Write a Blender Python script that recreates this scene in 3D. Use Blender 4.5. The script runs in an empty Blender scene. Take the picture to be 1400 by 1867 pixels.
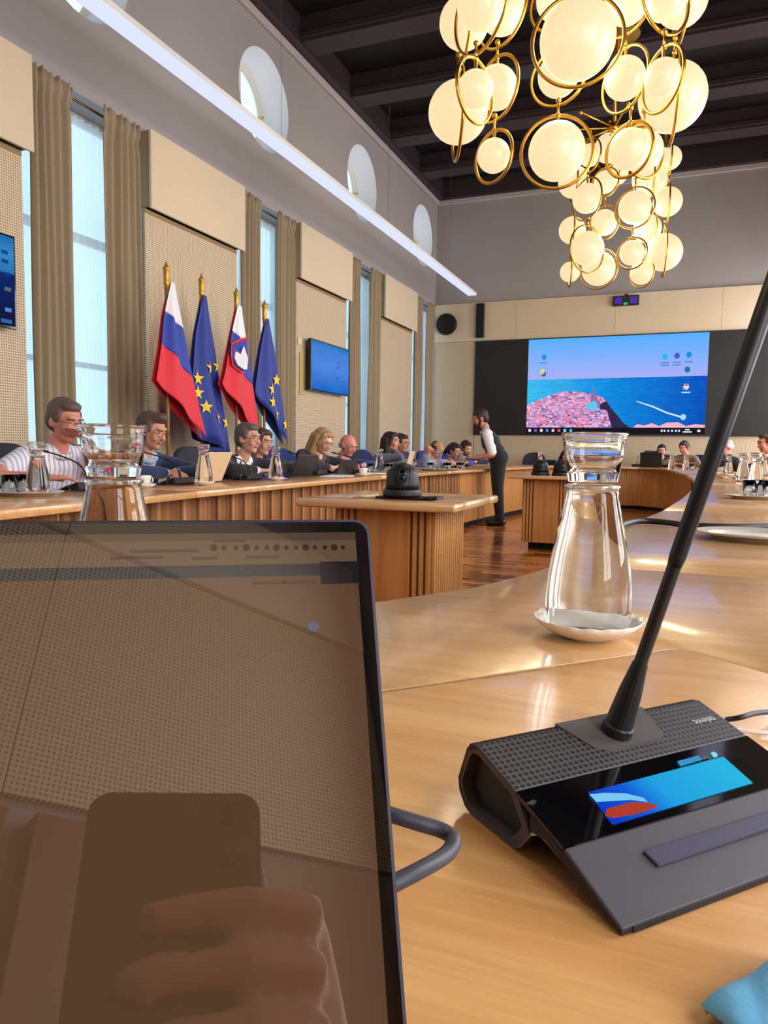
import bpy, bmesh, math, random
import numpy as np
from mathutils import Vector, Matrix, Euler
random.seed(7)
SC = bpy.context.scene
COL = SC.collection
# ------------------------------------------------------------------ camera (photo frame 1400 x 1867)
F, CX, CY, ZC = 1330.0, 700.0, 933.5, 0.97
def _n(v): return v / np.linalg.norm(v)
_Y = _n(np.array([1240 - CX, 830 - CY, F]))
_X = -np.array([-2600 - CX, 775 - CY, F]); _X = _n(_X - _Y * _X.dot(_Y))
_Z = np.cross(_X, _Y)
RM = np.array([_X, _Y, _Z])                      # world = RM @ (right, down, forward)
if RM[2][1] > 0: RM[2] *= -1
O = np.array([0, 0, ZC])
def ray(px, py): return RM @ np.array([px - CX, py - CY, F])
def on_z(px, py, z): d = ray(px, py); return Vector(O + d * ((z - ZC) / d[2]))
def on_x(px, py, x): d = ray(px, py); return Vector(O + d * (x / d[0]))
def on_y(px, py, y): d = ray(px, py); return Vector(O + d * (y / d[1]))
def at_depth(px, py, dep): return Vector(O + ray(px, py) / F * dep)
cam_d = bpy.data.cameras.new('camera'); cam = bpy.data.objects.new('camera', cam_d); COL.objects.link(cam)
M3 = Matrix(((RM[0][0], -RM[0][1], -RM[0][2]), (RM[1][0], -RM[1][1], -RM[1][2]), (RM[2][0], -RM[2][1], -RM[2][2])))
cam.matrix_world = Matrix.Translation(Vector(O)) @ M3.to_4x4()
cam_d.sensor_fit = 'VERTICAL'; cam_d.sensor_height = 36.0; cam_d.lens = 36.0 * F / 1867.0
cam_d.clip_start = 0.01; cam_d.clip_end = 200
SC.camera = cam
# ------------------------------------------------------------------ room sizes
XL, XR, YF, YN, ZCEIL = -5.17, 2.55, 15.70, -2.45, 6.43
WC = [5.38 + 3.13 * k for k in range(-2, 4)]     # window centres of the left wall, repeated for the added right-hand ones
# ------------------------------------------------------------------ world, lights, exposure
w = bpy.data.worlds.new('sky'); SC.world = w; w.use_nodes = True
bg = w.node_tree.nodes['Background']; bg.inputs['Color'].default_value = (0.62, 0.82, 1.0, 1); bg.inputs['Strength'].default_value = 1.85
def area(name, loc, rot, sx, sy, power, col):
    l = bpy.data.lights.new(name, 'AREA'); l.shape = 'RECTANGLE'; l.size = sx; l.size_y = sy; l.energy = power; l.color = col
    o = bpy.data.objects.new(name, l); COL.objects.link(o); o.location = loc; o.rotation_euler = rot; return o
for k, c in enumerate(WC):                        # added fill light along the unseen right-hand wall
    area('window_daylight', (XR + 0.02, c, 2.5), (0, math.radians(90), 0), 3.1, 1.4, 165, (0.96, 0.96, 1.0))
def point(name, loc, power, col, r=0.12):
    l = bpy.data.lights.new(name, 'POINT'); l.energy = power; l.color = col; l.shadow_soft_size = r
    o = bpy.data.objects.new(name, l); COL.objects.link(o); o.location = loc; return o
WARM = (1.0, 0.80, 0.55)
SC.view_settings.view_transform = 'Standard'; SC.view_settings.look = 'None'
SC.view_settings.exposure = 0.0; SC.view_settings.gamma = 1.0; SC.view_settings.use_curve_mapping = False
try:
    SC.cycles.use_denoising = True; SC.cycles.max_bounces = 8; SC.cycles.transmission_bounces = 10; SC.cycles.transparent_max_bounces = 12
    SC.cycles.caustics_reflective = False; SC.cycles.sample_clamp_indirect = 6
except Exception: pass
# ------------------------------------------------------------------ materials
def s2l(c):
    return tuple((x / 255 / 12.92) if x / 255 <= .04045 else ((x / 255 + .055) / 1.055) ** 2.4 for x in c)
MATS = {}
def mat(name, rgb=(128, 128, 128), rough=.6, metal=0.0, spec=.5, noise=0.0, nscale=8, bump=0.0, trans=0, ior=1.45, emit=None, estr=1.0, coat=0, alpha=1, lin=False, stretch=None, sheen=0):
    if name in MATS: return MATS[name]
    m = bpy.data.materials.new(name); m.use_nodes = True; nt = m.node_tree; N = nt.nodes; L = nt.links
    b = N['Principled BSDF']; c = rgb if lin else s2l(rgb); c = (*c, 1)
    b.inputs['Base Color'].default_value = c; b.inputs['Roughness'].default_value = rough; b.inputs['Metallic'].default_value = metal
    b.inputs['Specular IOR Level'].default_value = spec; b.inputs['IOR'].default_value = ior; b.inputs['Transmission Weight'].default_value = trans
    b.inputs['Coat Weight'].default_value = coat; b.inputs['Coat Roughness'].default_value = .08; b.inputs['Alpha'].default_value = alpha
    if sheen: b.inputs['Sheen Weight'].default_value = sheen
    if emit is not None:
        b.inputs['Emission Color'].default_value = (*s2l(emit), 1); b.inputs['Emission Strength'].default_value = estr
    if noise or bump:
        tc = N.new('ShaderNodeTexCoord'); mp = N.new('ShaderNodeMapping'); nz = N.new('ShaderNodeTexNoise')
        L.new(tc.outputs['Object'], mp.inputs['Vector']); L.new(mp.outputs['Vector'], nz.inputs['Vector'])
        if stretch: mp.inputs['Scale'].default_value = stretch
        nz.inputs['Scale'].default_value = nscale; nz.inputs['Detail'].default_value = 4
        if noise:
            mx = N.new('ShaderNodeMixRGB'); mx.inputs[1].default_value = tuple(x * (1 - noise) for x in c[:3]) + (1,)
            mx.inputs[2].default_value = tuple(min(1, x * (1 + noise)) for x in c[:3]) + (1,)
            L.new(nz.outputs['Fac'], mx.inputs[0]); L.new(mx.outputs[0], b.inputs['Base Color'])
        if bump:
            bp = N.new('ShaderNodeBump'); bp.inputs['Strength'].default_value = bump; bp.inputs['Distance'].default_value = .01
            L.new(nz.outputs['Fac'], bp.inputs['Height']); L.new(bp.outputs['Normal'], b.inputs['Normal'])
    MATS[name] = m; return m
def wood(name, c1, c2, rot=0.0, scale=1.0, rough=.35, coat=.25, vertical=False, rnd=0.0):
    m = bpy.data.materials.new(name); m.use_nodes = True; nt = m.node_tree; N = nt.nodes; L = nt.links; b = N['Principled BSDF']
    tc = N.new('ShaderNodeTexCoord'); mp = N.new('ShaderNodeMapping'); L.new(tc.outputs['Object'], mp.inputs['Vector'])
    mp.inputs['Rotation'].default_value = (0, 0, -rot)
    mp.inputs['Scale'].default_value = (9 * scale, 9 * scale, .7 * scale) if vertical else (.9 * scale, 14 * scale, 14 * scale)
    n1 = N.new('ShaderNodeTexNoise'); n1.inputs['Scale'].default_value = 3; n1.inputs['Detail'].default_value = 6; n1.inputs['Distortion'].default_value = .6
    n2 = N.new('ShaderNodeTexNoise'); n2.inputs['Scale'].default_value = 22; n2.inputs['Detail'].default_value = 3
    L.new(mp.outputs['Vector'], n1.inputs['Vector']); L.new(mp.outputs['Vector'], n2.inputs['Vector'])
    ad = N.new('ShaderNodeMath'); ad.operation = 'MULTIPLY_ADD'; ad.inputs[1].default_value = .35
    L.new(n2.outputs['Fac'], ad.inputs[0]); L.new(n1.outputs['Fac'], ad.inputs[2])
    cr = N.new('ShaderNodeValToRGB'); cr.color_ramp.elements[0].position = .42; cr.color_ramp.elements[1].position = .92
    cr.color_ramp.elements[0].color = (*s2l(c1), 1); cr.color_ramp.elements[1].color = (*s2l(c2), 1)
    if rnd:
        oi = N.new('ShaderNodeObjectInfo'); a2 = N.new('ShaderNodeMath'); a2.operation = 'MULTIPLY_ADD'; a2.inputs[1].default_value = rnd
        sb = N.new('ShaderNodeMath'); sb.operation = 'SUBTRACT'; sb.inputs[1].default_value = rnd * .5
        L.new(oi.outputs['Random'], a2.inputs[0]); L.new(ad.outputs[0], a2.inputs[2]); L.new(a2.outputs[0], sb.inputs[0]); L.new(sb.outputs[0], cr.inputs['Fac'])
    else: L.new(ad.outputs[0], cr.inputs['Fac'])
    L.new(cr.outputs['Color'], b.inputs['Base Color'])
    b.inputs['Roughness'].default_value = rough; b.inputs['Coat Weight'].default_value = coat; b.inputs['Coat Roughness'].default_value = .12
    return m
def dots(name, base, hole, ax, pitch, rad, rough=.7):
    """perforated acoustic board: rows of small round holes; ax = the two object axes of the face"""
    m = bpy.data.materials.new(name); m.use_nodes = True; nt = m.node_tree; N = nt.nodes; L = nt.links; b = N['Principled BSDF']
    tc = N.new('ShaderNodeTexCoord'); sp = N.new('ShaderNodeSeparateXYZ'); L.new(tc.outputs['Object'], sp.inputs[0])
    sq = []
    for a in ax:
        d = N.new('ShaderNodeMath'); d.operation = 'DIVIDE'; d.inputs[1].default_value = pitch; L.new(sp.outputs[a], d.inputs[0])
        f = N.new('ShaderNodeMath'); f.operation = 'FRACT'; L.new(d.outputs[0], f.inputs[0])
        s = N.new('ShaderNodeMath'); s.operation = 'SUBTRACT'; s.inputs[1].default_value = .5; L.new(f.outputs[0], s.inputs[0])
        q = N.new('ShaderNodeMath'); q.operation = 'MULTIPLY'; L.new(s.outputs[0], q.inputs[0]); L.new(s.outputs[0], q.inputs[1]); sq.append(q)
    ad = N.new('ShaderNodeMath'); L.new(sq[0].outputs[0], ad.inputs[0]); L.new(sq[1].outputs[0], ad.inputs[1])
    lt = N.new('ShaderNodeMath'); lt.operation = 'LESS_THAN'; lt.inputs[1].default_value = rad * rad; L.new(ad.outputs[0], lt.inputs[0])
    mx = N.new('ShaderNodeMixRGB'); mx.inputs[1].default_value = (*s2l(base), 1); mx.inputs[2].default_value = (*s2l(hole), 1)
    L.new(lt.outputs[0], mx.inputs[0]); L.new(mx.outputs[0], b.inputs['Base Color']); b.inputs['Roughness'].default_value = rough
    return m
def emis(name, rgb, s=1.0):
    if name in MATS: return MATS[name]
    m = bpy.data.materials.new(name); m.use_nodes = True; N = m.node_tree.nodes; N.remove(N['Principled BSDF'])
    e = N.new('ShaderNodeEmission'); e.inputs[0].default_value = (*s2l(rgb), 1); e.inputs[1].default_value = s
    m.node_tree.links.new(e.outputs[0], N['Material Output'].inputs[0]); MATS[name] = m; return m
# ------------------------------------------------------------------ mesh builder
class B:
    def __init__(s): s.v = []; s.f = []; s.m = []
    def add(s, vs, fs, mi=0):
        k = len(s.v); s.v += [tuple(v) for v in vs]; s.f += [tuple(i + k for i in f) for f in fs]; s.m += [mi] * len(fs); return s
    def box(s, c, size, mi=0, rot=None):
        hx, hy, hz = (x / 2 for x in size); c = Vector(c)
        vs = [Vector((x * hx, y * hy, z * hz)) for z in (-1, 1) for y in (-1, 1) for x in (-1, 1)]
        if rot is not None: vs = [rot @ v for v in vs]
        return s.add([v + c for v in vs], [(0, 2, 3, 1), (4, 5, 7, 6), (0, 1, 5, 4), (2, 6, 7, 3), (0, 4, 6, 2), (1, 3, 7, 5)], mi)
    def bb(s, x0, x1, y0, y1, z0, z1, mi=0): return s.box(((x0 + x1) / 2, (y0 + y1) / 2, (z0 + z1) / 2), (abs(x1 - x0), abs(y1 - y0), abs(z1 - z0)), mi)
    def quad(s, a, b, c, d, mi=0): return s.add([a, b, c, d], [(0, 1, 2, 3)], mi)
    def prism(s, poly, z0, z1, mi=0):
        n = len(poly); vs = [(p[0], p[1], z0) for p in poly] + [(p[0], p[1], z1) for p in poly]
        return s.add(vs, [tuple(range(n - 1, -1, -1)), tuple(range(n, 2 * n))] + [(i, (i + 1) % n, n + (i + 1) % n, n + i) for i in range(n)], mi)
    def frame(s, d):
        d = Vector(d).normalized(); a = Vector((0, 0, 1)) if abs(d.z) < .9 else Vector((1, 0, 0)); u = d.cross(a).normalized(); return u, d.cross(u)
    def rings(s, pts, rs, n=12, mi=0, cap=True):
        vs = []; fs = []; P = [Vector(p) for p in pts]; u = None
        for i, p in enumerate(P):
            d = (P[min(i + 1, len(P) - 1)] - P[max(i - 1, 0)]).normalized()
            if u is None: u, w = s.frame(d)
            else:
                u = (u - d * u.dot(d)); u = u.normalized() if u.length > 1e-6 else s.frame(d)[0]; w = d.cross(u)
            for k in range(n):
                a = 2 * math.pi * k / n; vs.append(p + (u * math.cos(a) + w * math.sin(a)) * rs[i])
        for i in range(len(P) - 1):
            for k in range(n): fs.append((i * n + k, i * n + (k + 1) % n, (i + 1) * n + (k + 1) % n, (i + 1) * n + k))
        if cap: fs += [tuple(range(n - 1, -1, -1)), tuple(range((len(P) - 1) * n, len(P) * n))]
        return s.add(vs, fs, mi)
    def cyl(s, p0, p1, r0, r1=None, n=16, mi=0): return s.rings([p0, p1], [r0, r0 if r1 is None else r1], n, mi)
    def tube(s, pts, r, n=8, mi=0): return s.rings(pts, [r] * len(pts), n, mi)
    def capsule(s, p0, p1, r0, r1, n=12, mi=0):
        p0 = Vector(p0); p1 = Vector(p1); d = p1 - p0
        d = d.normalized() if d.length > 1e-6 else Vector((0, 0, 1)); pts = []; rs = []
        for a in (-85, -60, -30, 0): t = math.radians(a); pts.append(p0 + d * r0 * math.sin(t)); rs.append(r0 * math.cos(t))
        for a in (0, 30, 60, 85): t = math.radians(a); pts.append(p1 + d * (r1 * math.sin(t) + 1e-4)); rs.append(r1 * math.cos(t))
        return s.rings(pts, rs, n, mi)
    def lathe(s, prof, n=32, c=(0, 0, 0), mi=0, close=False):
        vs = []; fs = []; m = len(prof)
        for k in range(n):
            a = 2 * math.pi * k / n
            for r, z in prof: vs.append((c[0] + r * math.cos(a), c[1] + r * math.sin(a), c[2] + z))
        for k in range(n):
            for i in range(m - 1 if not close else m): fs.append((k * m + i, ((k + 1) % n) * m + i, ((k + 1) % n) * m + (i + 1) % m, k * m + (i + 1) % m))
        return s.add(vs, fs, mi)
    def ell(s, c, r, R=None, nu=20, nv=12, mi=0):
        c = Vector(c); r = (r, r, r) if isinstance(r, (int, float)) else r; vs = []; fs = []
        def P(x, y, z):
            v = Vector((x * r[0], y * r[1], z * r[2])); return c + (R @ v if R is not None else v)
        vs.append(P(0, 0, 1))
        for j in range(1, nv):
            t = math.pi * j / nv
            for i in range(nu): a = 2 * math.pi * i / nu; vs.append(P(math.sin(t) * math.cos(a), math.sin(t) * math.sin(a), math.cos(t)))
        vs.append(P(0, 0, -1)); last = len(vs) - 1
        for i in range(nu): fs.append((0, 1 + i, 1 + (i + 1) % nu)); fs.append((last, 1 + (nv - 2) * nu + (i + 1) % nu, 1 + (nv - 2) * nu + i))
        for j in range(nv - 2):
            for i in range(nu): a = 1 + j * nu; fs.append((a + i, a + nu + i, a + nu + (i + 1) % nu, a + (i + 1) % nu))
        return s.add(vs, fs, mi)
    def torus(s, c, nrm, R, r, n=40, k=8, mi=0):
        u, w = s.frame(nrm); d = Vector(nrm).normalized(); c = Vector(c); vs = []; fs = []
        for i in range(n):
            a = 2 * math.pi * i / n; e = u * math.cos(a) + w * math.sin(a)
            for j in range(k): t = 2 * math.pi * j / k; vs.append(c + e * (R + r * math.cos(t)) + d * r * math.sin(t))
        for i in range(n):
            for j in range(k): fs.append((i * k + j, ((i + 1) % n) * k + j, ((i + 1) % n) * k + (j + 1) % k, i * k + (j + 1) % k))
        return s.add(vs, fs, mi)
    def grid(s, fn, nu, nv, mi=0, two=0.0):
        vs = [fn(i / nu, j / nv) for j in range(nv + 1) for i in range(nu + 1)]
        return s.add(vs, [(j * (nu + 1) + i, j * (nu + 1) + i + 1, (j + 1) * (nu + 1) + i + 1, (j + 1) * (nu + 1) + i) for j in range(nv) for i in range(nu)], mi)
    def mesh(s, name, mats, smooth=False, bevel=0, off=None, seg=1, fix=True):
        me = bpy.data.meshes.new(name)
        vs = s.v if off is None else [(v[0] - off[0], v[1] - off[1], v[2] - off[2]) for v in s.v]
        me.from_pydata(vs, [], s.f)
        for m in (mats if isinstance(mats, (list, tuple)) else [mats]): me.materials.append(m)
        me.polygons.foreach_set('material_index', s.m)
        if fix or bevel:
            bm = bmesh.new(); bm.from_mesh(me); bmesh.ops.recalc_face_normals(bm, faces=bm.faces)
            if bevel:
                es = [e for e in bm.edges if len(e.link_faces) == 2 and e.calc_face_angle(0) > .5]
                bmesh.ops.bevel(bm, geom=es, offset=bevel, segments=seg, affect='EDGES', profile=.5, clamp_overlap=True)
            bm.to_mesh(me); bm.free()
        if smooth: me.polygons.foreach_set('use_smooth', [True] * len(me.polygons))
        me.update(); return me
    def build(s, name, mats, parent=None, smooth=False, bevel=0, world=False, **k):
        off = tuple(parent.location) if (world and parent is not None) else None
        o = bpy.data.objects.new(name, s.mesh(name, mats, smooth, bevel, off, **k)); COL.objects.link(o)
        if parent is not None: o.parent = parent
        return o
def autosmooth(o, ang=40):
    me = o.data; me.polygons.foreach_set('use_smooth', [True] * len(me.polygons))
    bm = bmesh.new(); bm.from_mesh(me)
    for e in bm.edges:
        e.smooth = not (len(e.link_faces) == 2 and e.calc_face_angle(0) > math.radians(ang))
    bm.to_mesh(me); bm.free(); return o
def tag(o, label, cat, group=None, kind=None):
    if label: o['label'] = label
    if cat: o['category'] = cat
    if group: o['group'] = group
    if kind: o['kind'] = kind
    return o
def thing(name, label, cat, loc=(0, 0, 0), rz=0, group=None):
    o = bpy.data.objects.new(name, None); COL.objects.link(o); o.location = loc; o.rotation_euler = (0, 0, rz); o.empty_display_size = .1
    return tag(o, label, cat, group)
def struct(name, b, m, parent=None, **k):
    o = b.build(name, m, parent, **k)
    if parent is None: o['kind'] = 'structure'
    return o
def inst(name, me, parent=None, loc=(0, 0, 0), rot=None):
    o = bpy.data.objects.new(name, me); COL.objects.link(o); o.location = loc
    if rot: o.rotation_euler = rot
    if parent is not None: o.parent = parent
    return o
def dup(root, loc, rz=0, label=None, group=None, scale=None):
    r = root.copy(); COL.objects.link(r); r.location = loc; r.rotation_euler = (0, 0, rz)
    if label: r['label'] = label
    if group: r['group'] = group
    if scale: r.scale = (scale,) * 3
    for ch in list(root.children):
        c = ch.copy(); COL.objects.link(c); c.parent = r
        for g in ch.children:
            d = g.copy(); COL.objects.link(d); d.parent = c
    return r
# ================================================================== THE ROOM
m_wall = mat('wall_paint_grey', (164, 157, 155), .85, noise=.04, nscale=2)
m_beige = mat('beige_panel', (214, 194, 164), .6, noise=.04, nscale=3)
m_perf_l = dots('perforated_beige_side', (212, 192, 162), (120, 92, 60), (1, 2), .022, .27)
m_perf_b = dots('perforated_beige_end', (212, 192, 162), (130, 104, 72), (0, 2), .022, .27)
m_ceil = mat('dark_stained_ceiling', (22, 16, 17), .55, noise=.15, nscale=5)
m_beam = mat('dark_stained_beam', (54, 43, 48), .5, noise=.12, nscale=5)
m_white = mat('white_paint', (226, 224, 220), .6)
m_trimp = mat('cornice_paint', (184, 176, 174), .7)
m_black = mat('black_plastic', (18, 18, 20), .45)
m_blackgloss = mat('black_gloss', (8, 8, 10), .08)
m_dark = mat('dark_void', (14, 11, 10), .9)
m_brass = mat('brass', (212, 160, 62), .28, metal=1.0)
m_gold = mat('gilded_wood', (196, 150, 60), .4, metal=.6)
m_steel = mat('polished_steel', (200, 198, 194), .18, metal=1.0)
m_sheer = None
# floor: base slab + parquet pieces where the photograph shows them
m_parq = wood('parquet_wood', (110, 58, 26), (192, 122, 66), scale=1.4, rough=.22, coat=.5, rnd=.9)
m_parq_far = wood('parquet_field', (126, 68, 32), (182, 114, 60), scale=1.0, rough=.25, coat=.4)
floor = struct('floor', B().bb(XL - .4, XR + .3, YN - .3, YF + .3, -.12, -.006), m_parq_far)
pl = B().bb(-.178, .178, -.0485, .0485, -.006, 0).mesh('parquet_plank', m_parq, bevel=.0015)
cnt = 0
for j in range(64):
    y = 3.35 + j * .1
    for i in range(8):
        x = -2.36 + i * .36 + (.18 if j % 2 else 0)
        if cnt >= 300: break
        q0 = RM.T @ (np.array([x, y, 0]) - O); px = CX + F * q0[0] / q0[2]
        if not (820 < px < 1160): continue
        inst('parquet_plank', pl, floor, (x, y, 0)); cnt += 1
# side wall with tall windows and round windows above
OY, OZ0, OZ1, OR, OCZ = .86, .75, 4.14, .61, 5.45
def side_wall(name, X, sgn):
    b = B(); zs = ZCEIL + .02; edges = [YN - .2]
    for c in WC: edges += [c - OY, c + OY]
    edges.append(YF + .2)
    for i in range(0, len(edges), 2): b.quad((X, edges[i], 0), (X, edges[i + 1], 0), (X, edges[i + 1], zs), (X, edges[i], zs))
    for c in WC:
        y0, y1 = c - OY, c + OY
        b.quad((X, y0, 0), (X, y1, 0), (X, y1, OZ0), (X, y0, OZ0))
        b.quad((X, y0, OZ1), (X, y1, OZ1), (X, y1, OCZ - OR - .08), (X, y0, OCZ - OR - .08))
        zb, zt = OCZ - OR - .08, OCZ + OR + .08
        b.quad((X, y0, zt), (X, y1, zt), (X, y1, zs), (X, y0, zs))
        circ = []; sq = []
        ac = math.atan2(OR + .08, OY); angs = sorted([2 * math.pi * k / 36 for k in range(36)] + [ac, math.pi - ac, math.pi + ac, 2 * math.pi - ac]); seg = len(angs)
        for a in angs:
            ca, sa = math.cos(a), math.sin(a); circ.append((X, c + OR * ca, OCZ + OR * sa))
            t = min(OY / abs(ca) if abs(ca) > 1e-6 else 9, (OR + .08) / abs(sa) if abs(sa) > 1e-6 else 9); sq.append((X, c + t * ca, OCZ + t * sa))
        b.add(circ + sq, [(k, (k + 1) % seg, seg + (k + 1) % seg, seg + k) for k in range(seg)])
        D = X + sgn * .42
        b.add(circ + [(D, c + OR * .86 * math.cos(a), OCZ + OR * .86 * math.sin(a)) for a in angs],
              [(k, (k + 1) % seg, seg + (k + 1) % seg, seg + k) for k in range(seg)], 1)
        for (ya, za, yb, zb2) in ((y0, OZ0, y1, OZ0), (y1, OZ0, y1, OZ1), (y1, OZ1, y0, OZ1), (y0, OZ1, y0, OZ0)):
            b.quad((X, ya, za), (X, yb, zb2), (D, yb, zb2), (D, ya, za))
        # outer sheet between openings keeps daylight to the openings
    return b
wl = struct('wall_left', side_wall('wall_left', XL, -1), [m_wall, mat('reveal_white', (236, 238, 240), .7)], fix=False)  # round reveals whiter than the wall, skylight on them put into the colour
wr = struct('wall_right', B().bb(XR + .05, XR + .25, YN - .2, YF + .2, 0, ZCEIL + .1), m_wall)
# far (end) wall: grey above, beige board band, perforated boards below
wb = struct('wall_back', B().bb(XL - .4, XR + .3, YF, YF + .2, 0, ZCEIL + .1), m_wall)
ZB1, ZB0 = 4.19, 3.375
xs = [XL + .0, -3.35, -1.35, .62, XR]
for i in range(4):
    struct('upper_board', B().bb(xs[i] + .002, xs[i + 1] - .002, YF - .06, YF, ZB0, ZB1), m_beige, wb, bevel=.003)
xs2 = [XL, -4.22]
struct('perforated_board', B().bb(XL + .0, -4.225, YF - .04, YF, 0, ZB0 - .006), m_perf_b, wb)
xs3 = [-4.215, -2.3, -.35, 1.58, XR]
for i in range(4):
    struct('perforated_board', B().bb(xs3[i] + .002, xs3[i + 1] - .002, YF - .04, YF, 0, 1.345 if i < 3 else ZB0 - .006), m_perf_b, wb)
wn = struct('wall_front', B().bb(XL - .4, XR + .3, YN - .2, YN, 0, ZCEIL + .1), m_wall)
for i, (x0, x1) in enumerate(((XL, -3.3), (-3.295, -1.35), (-1.345, .6), (.605, XR))):
    struct('perforated_board', B().bb(x0, x1, YN, YN + .04, 2.3, 3.66), m_perf_b, wn)
    struct('upper_board', B().bb(x0, x1, YN, YN + .07, 3.67, 4.4), m_beige, wn)
for x0, x1 in ((-3.2, -.9), (-.85, .62), (.72, 2.4)):
    struct('cupboard_board', B().bb(x0, x1, YN, YN + .1, 0, 2.22), mat('cupboard_wood', (120, 88, 58), .4), wn, bevel=.004)
for yy, nm in ((YF, 'trim_1'), (YN, 'trim_2')):
    s = -1 if yy == YF else 1
    struct(nm, B().bb(XL, XR, yy, yy + s * .05, 6.33, ZCEIL), m_trimp, bevel=.01)
struct('trim_3', B().bb(XL, XL + .06, YN, YF - .05, 6.33, ZCEIL), m_trimp, bevel=.012)
struct('trim_4', B().bb(XR - .06, XR + .05, YN, YF - .05, 6.33, ZCEIL), m_trimp, bevel=.012)
struct('baseboard_left', B().bb(XL, XL + .02, YN, YF, 0, .1), m_beige)
# coffered ceiling
ceil = struct('ceiling', B().bb(XL - .4, XR + .4, YN - .3, YF + .3, 6.86, 6.98), m_ceil)
struct('ceiling_board', B().bb(XL + .17, XR - .17, YN, YF - .1, 6.80, 6.86), m_ceil, ceil)
struct('border_beam', B().bb(XL - .02, XL + .17, YN, YF, ZCEIL, 6.86), m_beam, ceil, bevel=.006)
struct('border_beam', B().bb(XR - .17, XR + .05, YN, YF, ZCEIL, 6.86), m_beam, ceil, bevel=.006)
struct('border_beam', B().bb(XL + .17, XR - .17, YF - .12, YF, ZCEIL, 6.86), m_beam, ceil, bevel=.006)
bm_ = B().bb(XL + .17, XR - .17, -.19, .19, ZCEIL + .02, 6.80).bb(XL + .17, XR - .17, -.23, -.19, ZCEIL + .06, ZCEIL + .14).mesh('cross_beam', m_beam, bevel=.006)
for k in range(-6, 4): inst('cross_beam', bm_, ceil, (0, 9.33 + 1.64 * k, 0))
# ------------------------------------------------------------------ windows, sheers, curtains, pelmets on the left wall
m_glass_w = mat('window_glass', (235, 245, 250), .05, trans=1.0, ior=1.02, spec=.3)
m_frame = mat('window_frame_paint', (222, 214, 196), .5)
def sheer_mat():
    m = bpy.data.materials.new('sheer_voile'); m.use_nodes = True; N = m.node_tree.nodes; L = m.node_tree.links; N.remove(N['Principled BSDF'])
    t = N.new('ShaderNodeBsdfTranslucent'); t.inputs[0].default_value = (.86, .93, .95, 1); d = N.new('ShaderNodeBsdfDiffuse'); d.inputs[0].default_value = (.85, .9, .92, 1)
    tr = N.new('ShaderNodeBsdfTransparent'); a = N.new('ShaderNodeMixShader'); a.inputs[0].default_value = .3; c = N.new('ShaderNodeMixShader'); c.inputs[0].default_value = .38
    L.new(t.outputs[0], a.inputs[1]); L.new(d.outputs[0], a.inputs[2]); L.new(a.outputs[0], c.inputs[1]); L.new(tr.outputs[0], c.inputs[2])
    L.new(c.outputs[0], N['Material Output'].inputs[0]); return m
m_sheer = sheer_mat()
m_curt = mat('taupe_curtain', (152, 134, 106), .85, noise=.06, nscale=30, sheen=.2)
DX = XL - .36
winframe = B()
for (y0, y1, z0, z1) in ((-OY, -OY + .07, OZ0, OZ1), (OY - .07, OY, OZ0, OZ1), (-.04, .04, OZ0, OZ1), (-OY, OY, OZ0, OZ0 + .08), (-OY, OY, OZ1 - .08, OZ1), (-OY, OY, 2.95, 3.03), (-OY, OY, 1.75, 1.8)):
    winframe.bb(-.03, .03, y0, y1, z0, z1)
wf_me = winframe.mesh('window_frame', m_frame)
pane_me = B().bb(-.004, .004, -OY + .06, OY - .06, OZ0 + .06, OZ1 - .06).mesh('window_pane', m_glass_w)
ocu = B().torus((0, 0, 0), (1, 0, 0), OR * .84, .035, 40, 8).bb(-.02, .02, -.02, .02, -OR * .84, OR * .84).bb(-.02, .02, -OR * .84, OR * .84, -.02, .02)
ocu_me = ocu.mesh('round_frame', m_frame, smooth=False)
oculi_sash = B().torus((0, 0, 0), (1, 0, 0), .40, .018, 36, 8)
sash_me = oculi_sash.mesh('round_sash', m_frame)
disc_me = B().cyl((-.004, 0, 0), (.004, 0, 0), OR * .84, n=40).mesh('round_pane', m_glass_w)
lat_me = B().cyl((0, 0, 0), (.05, 0, 0), .012, n=10).ell((.05, 0, 0), .02).mesh('latch', m_brass)
for k, c in enumerate(WC):
    f = inst('window_%d' % (k + 1), wf_me, None, (DX, c, 0)); f['kind'] = 'structure'
    inst('window_pane', pane_me, f)
    f = inst('window_%d' % (k + 11), ocu_me, None, (DX - .04, c, OCZ)); f['kind'] = 'structure'
    inst('round_pane', disc_me, f); inst('latch', lat_me, f, (.03, .46, .03)); inst('latch', lat_me, f, (.03, -.3, -.36))
for k, c in enumerate(WC):
    f = inst('window_%d' % (k + 21), wf_me, None, (XR - .03, c, 0)); f['kind'] = 'structure'  # invented windows, frames added round the right-wall fill lights
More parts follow.
